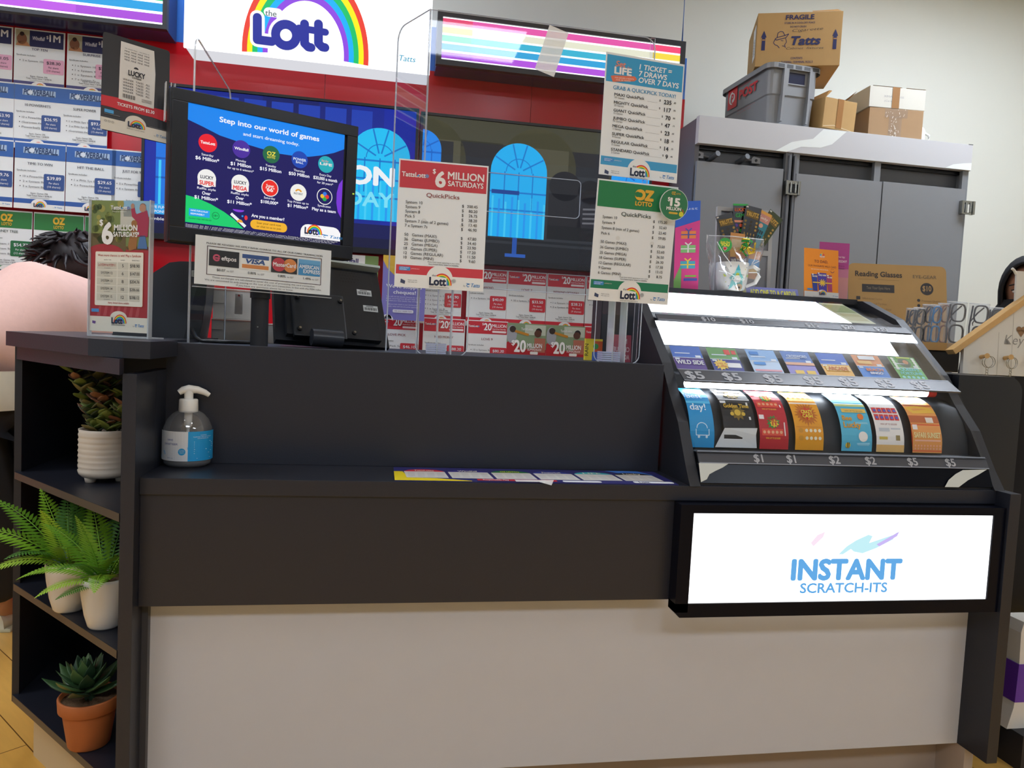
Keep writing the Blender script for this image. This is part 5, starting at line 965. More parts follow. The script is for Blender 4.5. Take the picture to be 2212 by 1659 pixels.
for p in ([(-.075, -.03, .15), (-.05, -.035, .11), (-.02, -.04, .075)], [(.06, -.03, .13), (.05, -.035, .10), (.04, -.036, .085), (.07, -.03, .10)], [(-.07, -.045, .06), (-.04, -.05, .055), (-.02, -.052, .045)], [(.03, -.045, .06), (.06, -.04, .063), (.075, -.035, .05)], [(-.09, 0, .172), (-.02, -.018, .172), (.05, -.018, .17), (.095, 0, .172)]): b.tube(p, .0012, M('#e9ecef', .15), 6)
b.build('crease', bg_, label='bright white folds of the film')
b = B(0, .0005).area(.044, .044, -.022, -.022); b.disc(.5, .5, .5, '#3aa04a', 1); b.t('Just for', .5, .36, .14, '#e8e24a', 'c', .72, .03, L=2); b.t('YOU', .5, .58, .20, '#f0e84a', 'c', .62, .06, L=2)
for c, s in (('#f0efec', 1.35), ('#d83a3a', 1)): b.disc(.44, .72, .07*s, c, 3 if s > 1 else 4); b.disc(.56, .72, .07*s, c, 3 if s > 1 else 4); b.poly([(.375-.03*(s-1)*4, .745), (.625+.03*(s-1)*4, .745), (.5, .90+.03*(s-1)*2)], c, 3 if s > 1 else 4)
b.build('sticker', bg_, (-.047, -.028, .142), (0, 0, R(-8)), label='round green sticker that reads Just for YOU')
b = B()
for k in range(14):
    rn = random.Random(k); a = 6.28*rn.random(); q = .012+.012*rn.random(); b.tube([(.025, -.03, .140), (.025+q*math.cos(a), -.036, .140+q*math.sin(a)), (.025+1.3*q*math.cos(a+.8), -.032, .140+1.3*q*math.sin(a+.8))], .0035, M(['#d8b83a', '#2f9a4a'][k % 2], .2, metal=.6), 5)
b.build('ribbon', bg_, label='gold and green curled ribbon')
def d_dad(b):
    b.ring(.52, .145, .03, .075, '#e04a3c', 2, 20, 80); b.ring(.52, .145, .03, .075, '#f0d23a', 2, 80, 120); b.ring(.52, .145, .03, .075, '#4aa0d8', 2, 120, 165); b.t('INSTANT', .52, .165, .028, '#f4efe6', 'c', .15, .03, L=3); b.t('SCRATCH-ITS', .52, .18, .010, '#f4efe6', 'c', .12, .01, L=3)
    b.t('TO DAD,', .49, .285, .058, '#7c3a34', 'c', .40, .01); b.t('OUR FAVOURITE WILD CARD', .52, .37, .038, '#7c3a34', 'c', .82, .0); b.t('FOR MATCHING THE OCCASION.', .45, .43, .018, '#f8ecd6', 'c', .50, .02); b.ring(.82, .42, .05, .062, '#5a2a5c', 2, 200, 340); b.disc(.79, .405, .008, '#5a2a5c', 3); b.disc(.84, .40, .008, '#5a2a5c', 3)
    for k, (u0, v0, u1, v1, c) in enumerate(((.20, .52, .39, .86, '#2a3f96'), (.37, .49, .66, .87, '#4a3aa0'), (.64, .525, .82, .86, '#a83a6c'))):
        b.poly([(u0, v0), (u1-.02, v0), (u1, v1), (u0+.06, v1)], c, 3+k % 2); b.r(u0+.02, v0-.005, u0+.06, v0+.02, '#eeeeea', 5); b.t('WILD SIDE', (u0+u1)/2, v0+.06, .03, '#f4ecd8', 'c', (u1-u0)*.8, .04, L=6); coins(b, v0+.13, v0+.30, 3, 4, '#c9c4e4', u0+.07, u1-.06, .015)
    b.r(.5, .52, .66, .86, '#8c3a8c', 3) if False else None
    b.r(.24, .68, .80, .70, '#f2c83a', 6)
    for a in (35, 70, 110, 145, 215, 250, 290, 325): b.line([(.52, .69), (.52+.10*math.cos(R(a)), .69-.075*math.sin(R(a)))], .022, '#f2c83a', 7)
    b.r(.09, .815, .24, .85, '#3f86cc', 3); b.r(0, .875, 1, 1, '#dcdad4', 5); b.disc(.52, .90, .13, '#dcdad4', 5, .07, 20, 0, 180); lott(b, .52, .935, .20, small=False, L=7); tatts(b, .88, .955, .02, L=7); b.r(.25, .965, .75, .985, '#c4c2c0', 6)
def curl(b, amt, w):   # gentle bend of a standing paper
    b.warp(lambda c: Vector((c.x, c.y+amt*(c.x/w*2)**2, c.z))); return b
od = B(0, .0004).area(.128, .160); od.y0 = 0; od.box(-.064, 0, 0, .064, .001, .160, M('#f0901c', .5)); d_dad(od); od.build('poster', None, (1.401, 2.20, ZD), (R(-6), 0, R(4)), 'orange poster that reads TO DAD, standing on the display top', 'poster')
def d_mag(b):
    b.r(0, .45, 1, 1, '#c87a9a', 1); b.r(0, .6, 1, 1, '#cf8f8f', 2); b.t('New magazine arrival day:', .5, .26, .034, '#f4dce8', 'c', .72, .005, L=3); b.t('NOW EVERY TUESDAY!', .5, .34, .042, '#f8e6f0', 'c', .84, .012, L=3)
    b.t('Your favourite magazines will now be', .5, .41, .022, '#5a2444', 'c', .7, L=3); b.t('delivered to this store each TUESDAY', .5, .46, .022, '#5a2444', 'c', .72, L=3)
sheet('poster', 'pink magazine poster standing behind the orange one', 'poster', .105, .190, d_mag, (1.470, 2.245, ZD), (R(-3), 0, R(-4)), None, M('#b23f8e', .5), .001)
def d_gift(b):
    b.poly([(0, 0), (1, 0), (1, .22), (0, .30)], '#2f62c8', 1); b.t('Just', .6, .10, .03, '#c8d8f4', 'c', .6, L=2)
    for v, c, c2 in ((.34, '#f08a4a', '#5a5aa8'), (.50, '#8ac47a', '#e8e8e0'), (.68, '#4aaac0', '#f0d24a')): b.r(.25, v, .85, v+.085, c, 2); b.r(.52, v, .58, v+.085, c2, 3); b.r(.25, v+.035, .85, v+.047, c2, 3); b.line([(.42, v-.03), (.55, v), (.68, v-.03)], .05, c2, 3)
    b.poly([(0, .90), (.3, .70), (.3, 1), (0, 1)], '#7ab05a', 2); b.r(.45, .84, .9, .86, '#8ab84a', 3); b.r(.4, .875, .95, .905, '#4a5ab0', 3)
gb = sheet('leaflet', 'pink leaflet with drawn gift boxes, behind the green price sign', 'leaflet', .075, .275, d_gift, (.935, 2.20, ZD), (R(-2), R(-2), R(-25)), None, M('#e0448e', .5), .001)
# items standing between the green sign and the display
b = B(0, .0003).area(.05, .06, None, 0); b.box(-.025, 0, 0, .025, .012, .06, M('#e8d23a', .5)); b.poly([(.5, .1), (1, .1), (1, .6), (.5, .6)], '#d8602c', 1); b.disc(.6, .35, .16, '#3a9a4c', 2); b.r(.4, .6, 1, 1, '#4a6ac0', 1); b.t('RAIN', .16, .80, .18, '#4a4a30', 'l', None, .01, L=2, rot=90); b.build('leaflet_pack', None, (.590, 2.0, ZT-.003), (0, 0, R(6)), 'yellow and coloured leaflet pack under the green price sign', 'leaflet')
b = B(0, .0003).area(.062, .075, None, 0); b.box(-.031, 0, 0, .031, .002, .075, M('#b04a5c', .5)); b.t('NO', .8, .32, .18, '#e6c8cc', 'l', .35, .03, mir=True); b.t('CHEQUES', .92, .62, .17, '#e6c8cc', 'l', .85, .03, mir=True); b.t('ACCEPTED', .92, .90, .17, '#e6c8cc', 'l', .85, .03, mir=True); b.build('notice', None, (.655, 1.96, ZT-.003), (R(-4), 0, R(4)), 'small dull red notice seen from behind with mirrored words, under the green sign', 'notice')
b = B(); b.box(-.045, 0, 0, .045, .08, .135, M('#4b4c52', .5)); b.box(-.047, -.002, 0, -.045, .08, .18, BLACK); b.build('cash_box', None, (.682, 2.10, ZT-.003), (0, 0, R(3)), 'dark grey box standing behind the green sign stand', 'box')

# ---------------------------------------------------------------- right end: black stand, glasses display, key rack
bs = thing('display_stand', 'black metal display stand with a rounded top corner, right of the ticket display', 'display stand')
o = [(1.548, .02), (1.548, 1.066)]+[(1.705+.045*math.sin(R(15*k)), 1.021+.045*math.cos(R(15*k))) for k in range(7)]+[(1.750, .02)]
b = B(); b.prism(o, 'y', 1.76, 1.785, M('#16181d', .3)); b.build('front_panel', bs)
b = B(); b.box(1.548, 1.785, .02, 1.575, 2.30, 1.04, BLACK); b.box(1.725, 1.785, .02, 1.750, 2.30, 1.02, BLACK); b.build('side_panel', bs)
b = B(); b.box(1.548, 1.786, 1.04, 1.748, 2.30, 1.066, BLACK); b.build('top', bs)
b = B(); b.box(1.56, 1.79, 0, 1.74, 2.28, .02, BLK2); b.build('base', bs)
rg = thing('glasses_display', 'brown card Reading Glasses counter display holding clear glasses cases', 'display', (1.745, 2.20, 1.066), (0, 0, R(-14)))
b = B(); b.box(-.13, -.05, 0, .13, .09, .068, BLACK, .004); b.build('riser', rg)
b = B()
for q in ((-.165, -.062, .285, -.058), (-.165, .098, .285, .102)): b.box(q[0], q[1], .069, q[2], q[3], .094, CARD)
b.box(-.165, -.058, .069, -.161, .098, .094, CARD); b.box(.281, -.058, .069, .285, .098, .094, CARD); b.box(-.161, -.058, .069, .281, .098, .072, CARD); b.build('tray', rg)
b = B(-.0625).area(.05, .02, -.045, .072); b.r(0, 0, 1, 1, '#2a2420', 1); b.t('+1.50', .5, .75, .5, '#8a7a68', 'c', .6, .02); b.build('strength_label', rg)
def d_glass(b):
    b.rr(0, 0, 1, 1, CARD, 0, .06); K = '#2e2a2a'
    b.t('Reading Glasses', .07, .155, .062, K, 'l', .48, .025); b.t('EYE-GEAR', .66, .155, .04, '#6a5c48', 'l', .24, .01); b.r(.1, .19, .52, .193, '#7a5c34', 1); b.r(.14, .25, .47, .345, K, 1); b.t('Test Your Eyes Here', .305, .31, .035, '#8a7a60', 'c', .24, .005, L=2); b.disc(.80, .28, .066, K, 1); b.t('$10', .80, .305, .062, '#b08c58', 'c', .09, .03, L=2)
    for k in range(4): b.rr(.08, .40+.062*k, .122, .44+.062*k, K, 1, .006); b.t(['Difficult to read? Try these', 'Difficult to read? Try these', 'Difficult to read? Try these', 'Difficult to read? Try these'][k], .145, .435+.062*k, .022+.003*k, '#8a6c44', 'l', .20+.045*k, .0); b.disc(.715, .42+.062*k, .016, K, 1); b.t(['Premium Quality', 'Durable Frames', 'Scratch Resistant Lens', 'Metal Spring Hinges'][k], .745, .435+.062*k, .022, '#7a5e3a', 'l', .19, 0)
b = B().area(.335, .30); d_glass(b); 
pts = [v.co.copy() for v in b.bm.verts][:20]; b.face([(p.x, p.y+.003, p.z) for p in pts], CARD); b.build('back_board', rg, (0, .100, .072), (R(-12), 0, 0))
def glasses(i, px, py, Y, w, h, fc, label, lens=True, rz=0):
    p = at(px, py, Y); t = thing('reading_glasses', label, 'reading glasses', (p.x, Y, 1.142), (0, R(2), R(-14+rz)), 'cased reading glasses in the display')
    b = B(); b.grid([[(w/2*math.cos(a), .014*math.sin(a)*-1, z) for a in [2*math.pi*k/20 for k in range(20)]] for z in (0, h)], SLEEVE, True, True); b.tube([(w/2*math.cos(2*math.pi*k/20), -.014*math.sin(2*math.pi*k/20), h) for k in range(21)], .0008, M('#e6eaee', .3), 5); b.build('case', t)
    fm = M(fc, .3); b = B()
    for zc in (.36*h*.9, .79*h*.98):
        b.tube([(.004+w*.33*math.copysign(abs(math.cos(a))**.65, math.cos(a)), -.006, zc+h*.185*math.copysign(abs(math.sin(a))**.65, math.sin(a))) for a in [2*math.pi*k/20 for k in range(21)]], .0030, fm, 6)
    b.tube([(-w*.26, -.005, h*.52), (-w*.30, -.006, h*.57), (-w*.24, -.005, h*.62)], .002, fm, 6); b.build('frame', t)
    b = B(); b.tube([(-w*.30, .002, h*.95), (-w*.36, .004, h*.5), (-w*.30, .004, .01)], .003, fm, 6); b.tube([(w*.26, .003, h*.93), (.0, .008, h*.80), (-w*.30, .006, h*.62)], .0025, fm, 6); b.build('temple_arms', t)
GL = [(1962, 2.17, .036, .125, '#23242c', 'cased reading glasses with thick dark arms, first from the left in the display'), (1978, 2.155, .038, .128, '#1e2024', 'cased black reading glasses with a small silver dot, second from the left'), (1996, 2.16, .036, .140, '#3a2c30', 'cased dark brown reading glasses beside the blue pair'), (2012, 2.15, .038, .140, '#2a86c4', 'cased bright blue reading glasses'), (2030, 2.145, .038, .146, '#8a5a44', 'cased light brown reading glasses right of the blue pair'), (2057, 2.125, .064, .152, '#2c2628', 'cased dark reading glasses with the tallest case at the front'), (2106, 2.115, .064, .150, '#37333a', 'cased reading glasses with brown arms, right of the tallest case'), (2142, 2.15, .056, .144, '#2c2a30', 'cased reading glasses half behind the key rack roof'), (2168, 2.17, .042, .142, '#2a2430', 'cased reading glasses with one dark lens showing above the key rack roof'), (2190, 2.165, .040, .146, '#c2c8d4', 'pale cased reading glasses furthest right in the display')]
for i, g in enumerate(GL): glasses(i, g[0], 740, g[1], g[2], g[3], g[4], g[5])
kr = thing('key_rack', 'white house shaped wooden key rack with a natural wood roof', 'key rack', (1.925, 1.93, 1.067), (R(-3), 0, R(-6)))
WOODL = M('#c9a063', .5, noise=.1, scale=60)
b = B(0, .0005); b.prism([(-.20, 0), (.20, 0), (.20, .085), (0, .235), (-.20, .085)], 'y', 0, .014, M('#d6d3c8', .6)); b.area(.40, .235)
for u in (.27, .38, .5, .62, .73): b.r(u-.0015, .20 if abs(u-.5) < .2 else .45, u+.0015, 1, '#a8a498', 1)
b.t('Key rack', .315, .60, .125, '#8d8a84', 'l', .36, -.008, .2)
hu, hv = .445, .40
for q in (-1, 1): b.disc(hu+q*.018, hv, .021, '#8a6844', 3)
b.poly([(hu-.0385, hv+.008), (hu+.0385, hv+.008), (hu, hv+.10)], '#8a6844', 3); b.build('board', kr)
for q in (-1, 1):
    b = B(); b.box(-.150, -.012, -.008, .150, .024, .009, WOODL, .002); b.rot(Matrix.Translation((q*.118, 0, .152)) @ Matrix.Rotation(R(q*37), 4, 'Y')); b.build('roof_slat', kr)
b = B(); b.box(-.02, -.004, .17, .02, .004, .32, M('#d6d3c8', .6), .003); b.tube([(-.02, -.002, .31), (-.03, -.004, .322), (-.036, -.004, .326)], .004, M('#d6d3c8', .6)); b.rot(Matrix.Translation((-.012, .02, 0))); b.build('hanging_tab', kr)
for k in range(4):
    x = -.145+.075*k
    b = B(); b.tube([(x, 0, .052), (x-.006, -.028, .054), (x-.007, -.036, .054)], [.006, .005, .008], WOODL, 10); b.build('peg', kr)
for k, lb in enumerate(('first key ring on the rack, hanging at the left end of the pegs', 'second key ring from the left on the rack pegs', 'third key ring from the left on the rack pegs', 'key ring hanging at the cut right edge of the rack')):
    x = -.148+.075*k; t = thing('key_ring', lb, 'key ring', (1.925+x*.99, 1.905-.09*x, 1.119), (0, 0, R(-6+8*(k % 2))), 'key rings on the rack')
    for j in range(2):
        b = B(); b.tube([(.017*math.cos(a)+.010*j, .004*j, -.014+.017*math.sin(a)) for a in [2*math.pi*i/16 for i in range(17)]], .0009, METAL, 6); b.build('ring', t)
    b = B()
    for i in range(5): b.tube([(.004*math.cos(a), .0, -.034-.008*i+.0048*math.sin(a)) for a in [2*math.pi*m/8 for m in range(9)]], .0007, METAL, 5)
    b.build('chain', t)
b = B(); b.prism([(-.02, 0), (.10, 0), (.10, .30), (.005, .30), (-.002, .27), (.003, .14), (-.004, .06)], 'y', 0, .07, M('#d2cec6', .6)); b.area(.13, .30, -.02, 0); b.y0 = -.001
b.prism([(-.004, .075), (.101, .075), (.101, .182), (-.001, .182)], 'y', -.002, .072, M('#5a2c9a', .5)); q = at(2205, 1560, 1.72)
bag = b.build('paper_bag', None, (1.758, 1.70, .10), (0, 0, 0), 'white bag with a purple band at the right edge of the photo', 'bag')
b = B(); b.box(1.752, 1.66, .0, 1.90, 1.80, .10, M('#20222a', .5)); b.build('step_stool', None, label='low dark box under the white and purple bag', cat='box')

# ---------------------------------------------------------------- sanitiser bottle and ticket mat on the ledge
q = on(404, 1012, ZL); dv = Vector((q.x, q.y, 0)).normalized()*.045
sz = thing('sanitiser_bottle', 'clear hand sanitiser pump bottle with a white and blue label on the ledge', 'bottle', (q.x+dv.x, q.y+dv.y, ZL+.0005), (0, 0, R(14)))
b = B(); b.lathe([(.001, .002), (.040, .0), (.048, .006), (.0500, .014), (.0515, .045), (.0515, .068), (.049, .085), (.042, .102), (.032, .114), (.022, .120), (.018, .122)], PLASTIC, 40); b.build('bottle', sz)
b = B(); b.lathe([(.001, .004), (.0465, .004), (.0480, .014), (.0495, .026), (.001, .026)], clear('sanitiser_gel', (.80, .84, .90), .08, .1, .12), 32); b.build('gel', sz)
b = B(); b.tube([(0, 0, .01), (0, 0, .08), (0, 0, .088), (0, 0, .124)], [.003, .003, .0085, .0085], M('#e4e6e4', .4), 12); b.build('dip_tube', sz)
pm = thing('pump', None, None); pm.parent = sz
b = B(); b.lathe([(.0195, .118), (.0200, .119), (.0195, .144), (.018, .1465), (.001, .1465)], M('#efeee8', .35), 28, mod=lambda t, z: 1+.015*(math.cos(20*t) > 0 and z < .143)); b.build('collar', pm)
b = B(); b.tube([(0, 0, .145), (0, 0, .165)], .0095, M('#efeee8', .35), 20); b.build('stem', pm)
b = B(); b.tube([(-.020, 0, .160), (-.012, 0, .1655), (0, 0, .168), (.018, 0, .1665), (.033, 0, .161), (.042, 0, .155)], [.006, .008, .0095, .008, .0065, .005], M('#efeee8', .35), 14); b.build('nozzle', pm)
b = B(0, .00035).area(.150, .064, None, .016)
for k in range(24): b.r(k/24, 0, (k+1)/24, 1, '#dfe2e4' if k < 12 else '#1f9fdc', 0)
for k, (s, w_) in enumerate((('WARNING', .10), ('FLAMMABLE. KEEP OUT OF REACH', .30), ('FOR EXTERNAL USE', .18))): b.t(s, .72, .14+.055*k, .03, '#dff0fa', 'c', w_, L=2)
for k in range(7): b.r(.58, .34+.065*k, .58+[.28, .32, .34, .33, .20, .30, .25][k], .35+.065*k+.008, '#cfeaf8', 2)
b.r(.62, .90, .86, .915, '#cfeaf8', 2); b.t('HAND', .205, .32, .065, '#4a5aa0', 'l', .09, .0, L=2); b.t('SANITISER', .145, .46, .065, '#4a5aa0', 'l', .22, .0, L=2)
b.poly([(.0, .86), (.12, .66), (.3, .55), (.5, .52), (.5, .60), (.3, .66), (.15, .80), (.0, .96)], '#9cc8e6', 1); b.disc(.42, .68, .05, '#2aa0d8', 2); b.t('Kills 99.9%', .42, .66, .03, '#fff', 'c', .07, L=3); b.t('of germs', .42, .72, .03, '#fff', 'c', .06, L=3); b.t('500 mL', .2, .92, .04, '#8a94b8', 'l', .10, L=2)
b.warp(lambda c: Vector(((.0522-c.y)*math.sin(c.x/.0522), -(.0522-c.y)*math.cos(c.x/.0522), c.z))); b.build('label', sz, label='white and blue printed label')
def d_mat(b):
    b.r(0, 0, 1, 1, '#2b2a6c', 1)
    hc = ['#cf2440', '#3a2f86', '#1f7a3c', '#2f3f9c', '#3ab0bc', '#1b1b22']; nm = ['TattsLotto', 'Windfall', 'OZ LOTTO', 'Powerball', 'LIFE', 'Lucky']
    for k in range(6):
        u = .035+.156*k; b.disc(u+.072, .36, .072, hc[k], 2, .20, 20, 0, 180); b.poly([(u, .34), (u+.144, .34), (u+.150, .80), (u+.006, .80)], '#d9d7d2', 3); b.t(nm[k], u+.072, .31, .09, '#f2eeda' if k != 2 else '#e8d83a', 'c', .07, .02, L=4)
        for j in range(4): b.r(u+.012+.034*j, .42, u+.036+.034*j, .74, '#cfcdca', 4)
    b.poly([(0, .34), (.03, .34), (.05, .80), (.14, .82), (.26, .97), (.26, 1), (0, 1)], '#f0d81c', 2); b.r(.28, .84, .56, .95, '#c8303c', 4); b.t('Responsible Play', .30, .93, .08, '#f2e6e6', 'l', .09, .02, L=5); b.rr(.58, .86, .72, .98, '#e4e6ec', 4, .01); b.rr(.84, .84, .99, .97, '#e4e6ec', 4, .01); b.t('Lott', .86, .95, .09, '#2b2a5c', 'l', .04, .03, L=5); b.poly([(.80, 0), (.93, 0), (.97, .34), (.84, .2)], '#3f78d0', 2)
sheet('counter_mat', 'long printed counter mat with six coloured game panels, on the ledge', 'counter mat', .640, .158, d_mat, (.363, YF+.004, ZL+.0018), (R(-90), 0, 0), bg=M('#2b2a6c', .3), th=.0015, lay=.00025)
b = B(); b.face([(0, 0, 0), (.075, 0, 0), (.07, .02, .0006), (0, .02, .0004)], TAPE); b.face([(.05, 0, .0002), (.078, -.006, -.006), (.085, .004, .004), (.06, .015, .001)], TAPE); b.build('tape_strip', None, (.305, YF-.0012, ZL+.004), (0, 0, 0), 'torn clear tape lifting at the front of the counter mat', 'tape')

# ---------------------------------------------------------------- plants on the corner shelf
SOIL = M('#6d5238', .9, noise=.5, scale=220, bump=1.0)
def pot(name, parent, prof, m, soil_r, soil_z, mod=None):
    b = B(); b.lathe(prof, m, 40, mod=mod); b.build(name, parent)
    b = B(); rows = []
    for k in range(6):
        r = soil_r*k/5+.0005; rn = random.Random(k); rows.append([(r*math.cos(2*math.pi*j/20), r*math.sin(2*math.pi*j/20), soil_z+.004*math.sin(j*2.1+k)*(k < 5)) for j in range(20)])
    b.grid(rows, SOIL, True, True); b.build('soil', parent)
def place(px, py, z, back): q = on(px, py, z); d = Vector((q.x, q.y, 0)).normalized()*back; return (q.x+d.x, q.y+d.y, z+.0005)
WPOT = M('#d8d2c8', .35); RIBP = M('#cfc3b2', .45, noise=.08, scale=30)
p1 = thing('potted_succulent', 'tall leafy plant in a white ribbed pot with feet, on the upper shelf', 'potted plant', place(228, 1047, .722, .055))
pot('pot', p1, [(.001, .012), (.050, .012), (.056, .018)]+[(.0575+.0012*math.sin(k*2.2), .022+.0042*k) for k in range(23)]+[(.058, .122), (.054, .1225), (.052, .118), (.050, .10), (.001, .10)], RIBP, .0505, .110)
for a in (230, 350, 110):
    b = B(); b.lathe([(.001, 0), (.011, 0), (.014, .014), (.001, .014)], RIBP, 14, (.036*math.cos(R(a)), .036*math.sin(R(a)), 0)); b.build('foot', p1)
LG = [M('#55682e', .45), M('#748440', .45), M('#8a5f4a', .5), M('#33402a', .5), M('#7c7446', .5)]
def leaf_round(b, c, d, s, m):      # a small thick oval leaf at c pointing along d
    d = Vector(d).normalized(); u = d.cross(Vector((0, 0, 1))); u = u.normalized() if u.length > .01 else Vector((1, 0, 0)); n = u.cross(d)
    rows = []
    for k in range(5):
        t = k/4; w_ = math.sin(math.pi*(.08+.9*t))*.42*s; rows.append([Vector(c)+d*s*t+u*w_*math.cos(a)+n*(.12*w_*math.sin(a)*1.6+.10*s*math.sin(t*2)) for a in [2*math.pi*j/8 for j in range(8)]])
    b.grid(rows, m, True, True)
def stem_plant(b, sb, base, top, n, s, seed):
    rn = random.Random(seed); base, top = Vector(base), Vector(top); mid = (base+top)/2+Vector((rn.uniform(-.01, .01), rn.uniform(-.01, .01), 0)); pts = [base.lerp(mid, t).lerp(mid.lerp(top, t), t) for t in [k/8 for k in range(9)]]; sb.tube(pts, .0022, LG[3], 6)
    for k in range(n):
        t = .12+.88*k/n; i = min(7, int(t*8)); c = pts[i].lerp(pts[i+1], t*8-i)
        for q in range(3): a = k*1.57+q*2.09+rn.uniform(-.3, .3); leaf_round(b, c, (math.cos(a), math.sin(a), .35+.5*rn.random()), s*(.75+.5*rn.random()), LG[2] if rn.random() < .22 else LG[rn.choice((0, 1, 1, 3, 4))])
b = B(); sb_ = B()
for i, (bx, by, tx, ty, tz) in enumerate(((-.01, -.01, -.075, -.01, .265), (.0, .01, -.035, .02, .29), (.01, -.02, -.012, -.03, .215), (.025, .01, .035, .0, .21), (-.02, .02, .0, .03, .23), (.015, -.01, .05, -.02, .18), (-.015, -.02, -.03, -.03, .17))): stem_plant(b, sb_, (bx, by, .108), (tx, ty, tz), 9, .037, i)
b.build('leaves', p1); sb_.build('stems', p1)
FG = [M('#7fae2a', .5), M('#689a26', .5), M('#9cc23a', .5), M('#447826', .55)]
def frond(base, az, el, L, droop, m, wd=.27, n=24):
    b = B(); d = Vector((math.cos(az)*math.cos(el), math.sin(az)*math.cos(el), math.sin(el))); pts = []; p = Vector(base)
    for k in range(n+1): pts.append(p.copy()); d = (d+Vector((0, 0, -droop/n))).normalized(); p += d*L/n
    b.tube(pts, [.0016*(1-k/(n+1))+.0004 for k in range(n+1)], m, 5)
    side = Vector((-math.sin(az), math.cos(az), 0))
    for k in range(3, n+1):
        t = k/n; l = L*wd*(math.sin(math.pi*min(1, t*.86+.14))**.8)*(1.05-.55*t); tg = (pts[k]-pts[k-1]).normalized()
        for q in (-1, 1):
            nrm = side*q; tip = pts[k]+nrm*l+tg*l*.45-Vector((0, 0, l*.12)); w_ = L/n*.95
            m1 = pts[k]+(tip-pts[k])*.35+tg*w_*.55; m2 = pts[k]+(tip-pts[k])*.75+tg*w_*.30; n1 = pts[k]+(tip-pts[k])*.35-tg*w_*.45; n2 = pts[k]+(tip-pts[k])*.75-tg*w_*.22
            b.face([pts[k], n1, m1], m); b.face([n1, n2, m2, m1], m); b.face([n2, tip, m2], m)
    return b
def fern(px, py, back, label, spec):
    t = thing('potted_fern', label, 'potted plant', place(px, py, .447, back), (0, 0, 0), 'small potted ferns on the middle shelf')
    pot('pot', t, [(.001, .0), (.030, .0), (.033, .004), (.040, .03), (.046, .07), (.049, .100), (.0485, .1075), (.0465, .108), (.0455, .10), (.0445, .09), (.001, .09)], WPOT, .0455, .098)
    for i, (az, el, L, dr) in enumerate(spec): frond((.008*math.cos(az), .008*math.sin(az), .096), az, R(el), L, dr, FG[i % 4]).build('frond', t)
    return t
A = R
f1 = fern(150, 1325, .03, 'potted fern in a white pot whose fronds reach out past the shelf edge', [(A(186), 50, .25, 1.15), (A(172), 60, .225, .9), (A(205), 42, .175, 1.6), (A(230), 58, .15, 1.6), (A(150), 72, .19, .8), (A(100), 70, .18, .8), (A(60), 60, .15, 1.2), (A(20), 66, .16, 1.0), (A(330), 55, .13, 1.6), (A(285), 62, .15, 1.4), (A(250), 74, .17, 1.0), (A(120), 80, .17, .5)])
b = B(); b.box(-.012, 0, 0, .012, .001, .05, M('#7aa6c8', .4)); b.build('plant_tag', f1, (-.022, .0, .09), (R(4), R(4), R(10)), label='pale blue plant tag')
f2 = fern(226, 1362, .03, 'potted fern in a white pot at the front of the shelf, half behind the post', [(A(190), 45, .17, 1.5), (A(165), 62, .18, 1.1), (A(215), 30, .13, 1.2), (A(250), 60, .15, 1.5), (A(280), 50, .14, 1.6), (A(310), 62, .16, 1.3), (A(20), 60, .15, 1.3), (A(80), 70, .18, .8), (A(130), 74, .18, .8), (A(235), 76, .17, .8), (A(350), 70, .16, 1.0), (A(232), 12, .10, .6)])
b = B(); b.box(-.014, 0, 0, .014, .001, .012, PAPER); b.build('plant_tag', f2, (-.010, -.034, .100), (R(20), R(20), 0), label='white plant tag')
TER = M('#b0622f', .7, noise=.10, scale=25)
p4 = thing('potted_succulent', 'rosette succulent in a terracotta pot on the lowest shelf', 'potted plant', place(192, 1622, .168, .035))
pot('pot', p4, [(.001, .0), (.040, .0), (.042, .003), (.053, .078), (.053, .080), (.0585, .0805), (.061, .083), (.0625, .108), (.061, .1105), (.057, .110), (.055, .095), (.001, .095)], TER, .056, .101)
SG = [M('#33512f', .42), M('#3f5c36', .42), M('#2b4630', .42), M('#4c6a3c', .42)]
def fleshy(b, base, az, el, L, w_, m, tip):
    d = Vector((math.cos(az)*math.cos(el), math.sin(az)*math.cos(el), math.sin(el))); u = Vector((-math.sin(az), math.cos(az), 0)); n = d.cross(u)*-1
    rows = []
    for k in range(8):
        t = k/7; ww = w_*(math.sin(math.pi*(t*.80+.14))**.9)*(1-.9*max(0, t-.8)/.2) + .0006; c = Vector(base)+d*L*t+n*(-.30*L*t*t)
        rows.append([c+u*ww*math.cos(a)+n*ww*.34*math.sin(a)*(1 if math.sin(a) < 0 else .35) for a in [2*math.pi*j/10 for j in range(10)]])
    b.grid(rows, m, True, True); b.face(rows[-1], tip)
b = B(); TIPM = M('#5c4038', .5)
for k in range(34):
    a = k*2.39996; t = k/33; fleshy(b, (.010*math.cos(a)*(1-t), .010*math.sin(a)*(1-t), .112+.045*t), a, R(6+70*t), .088-.056*t, .0185-.010*t, SG[k % 4], TIPM)
b.rot(Matrix.Translation((.0, 0, .0)) @ Matrix.Rotation(R(-4), 4, 'Y')); b.build('leaves', p4)
b = B(); b.tube([(0, 0, .098), (0, 0, .150)], .011, SG[2], 10); b.build('stem', p4)

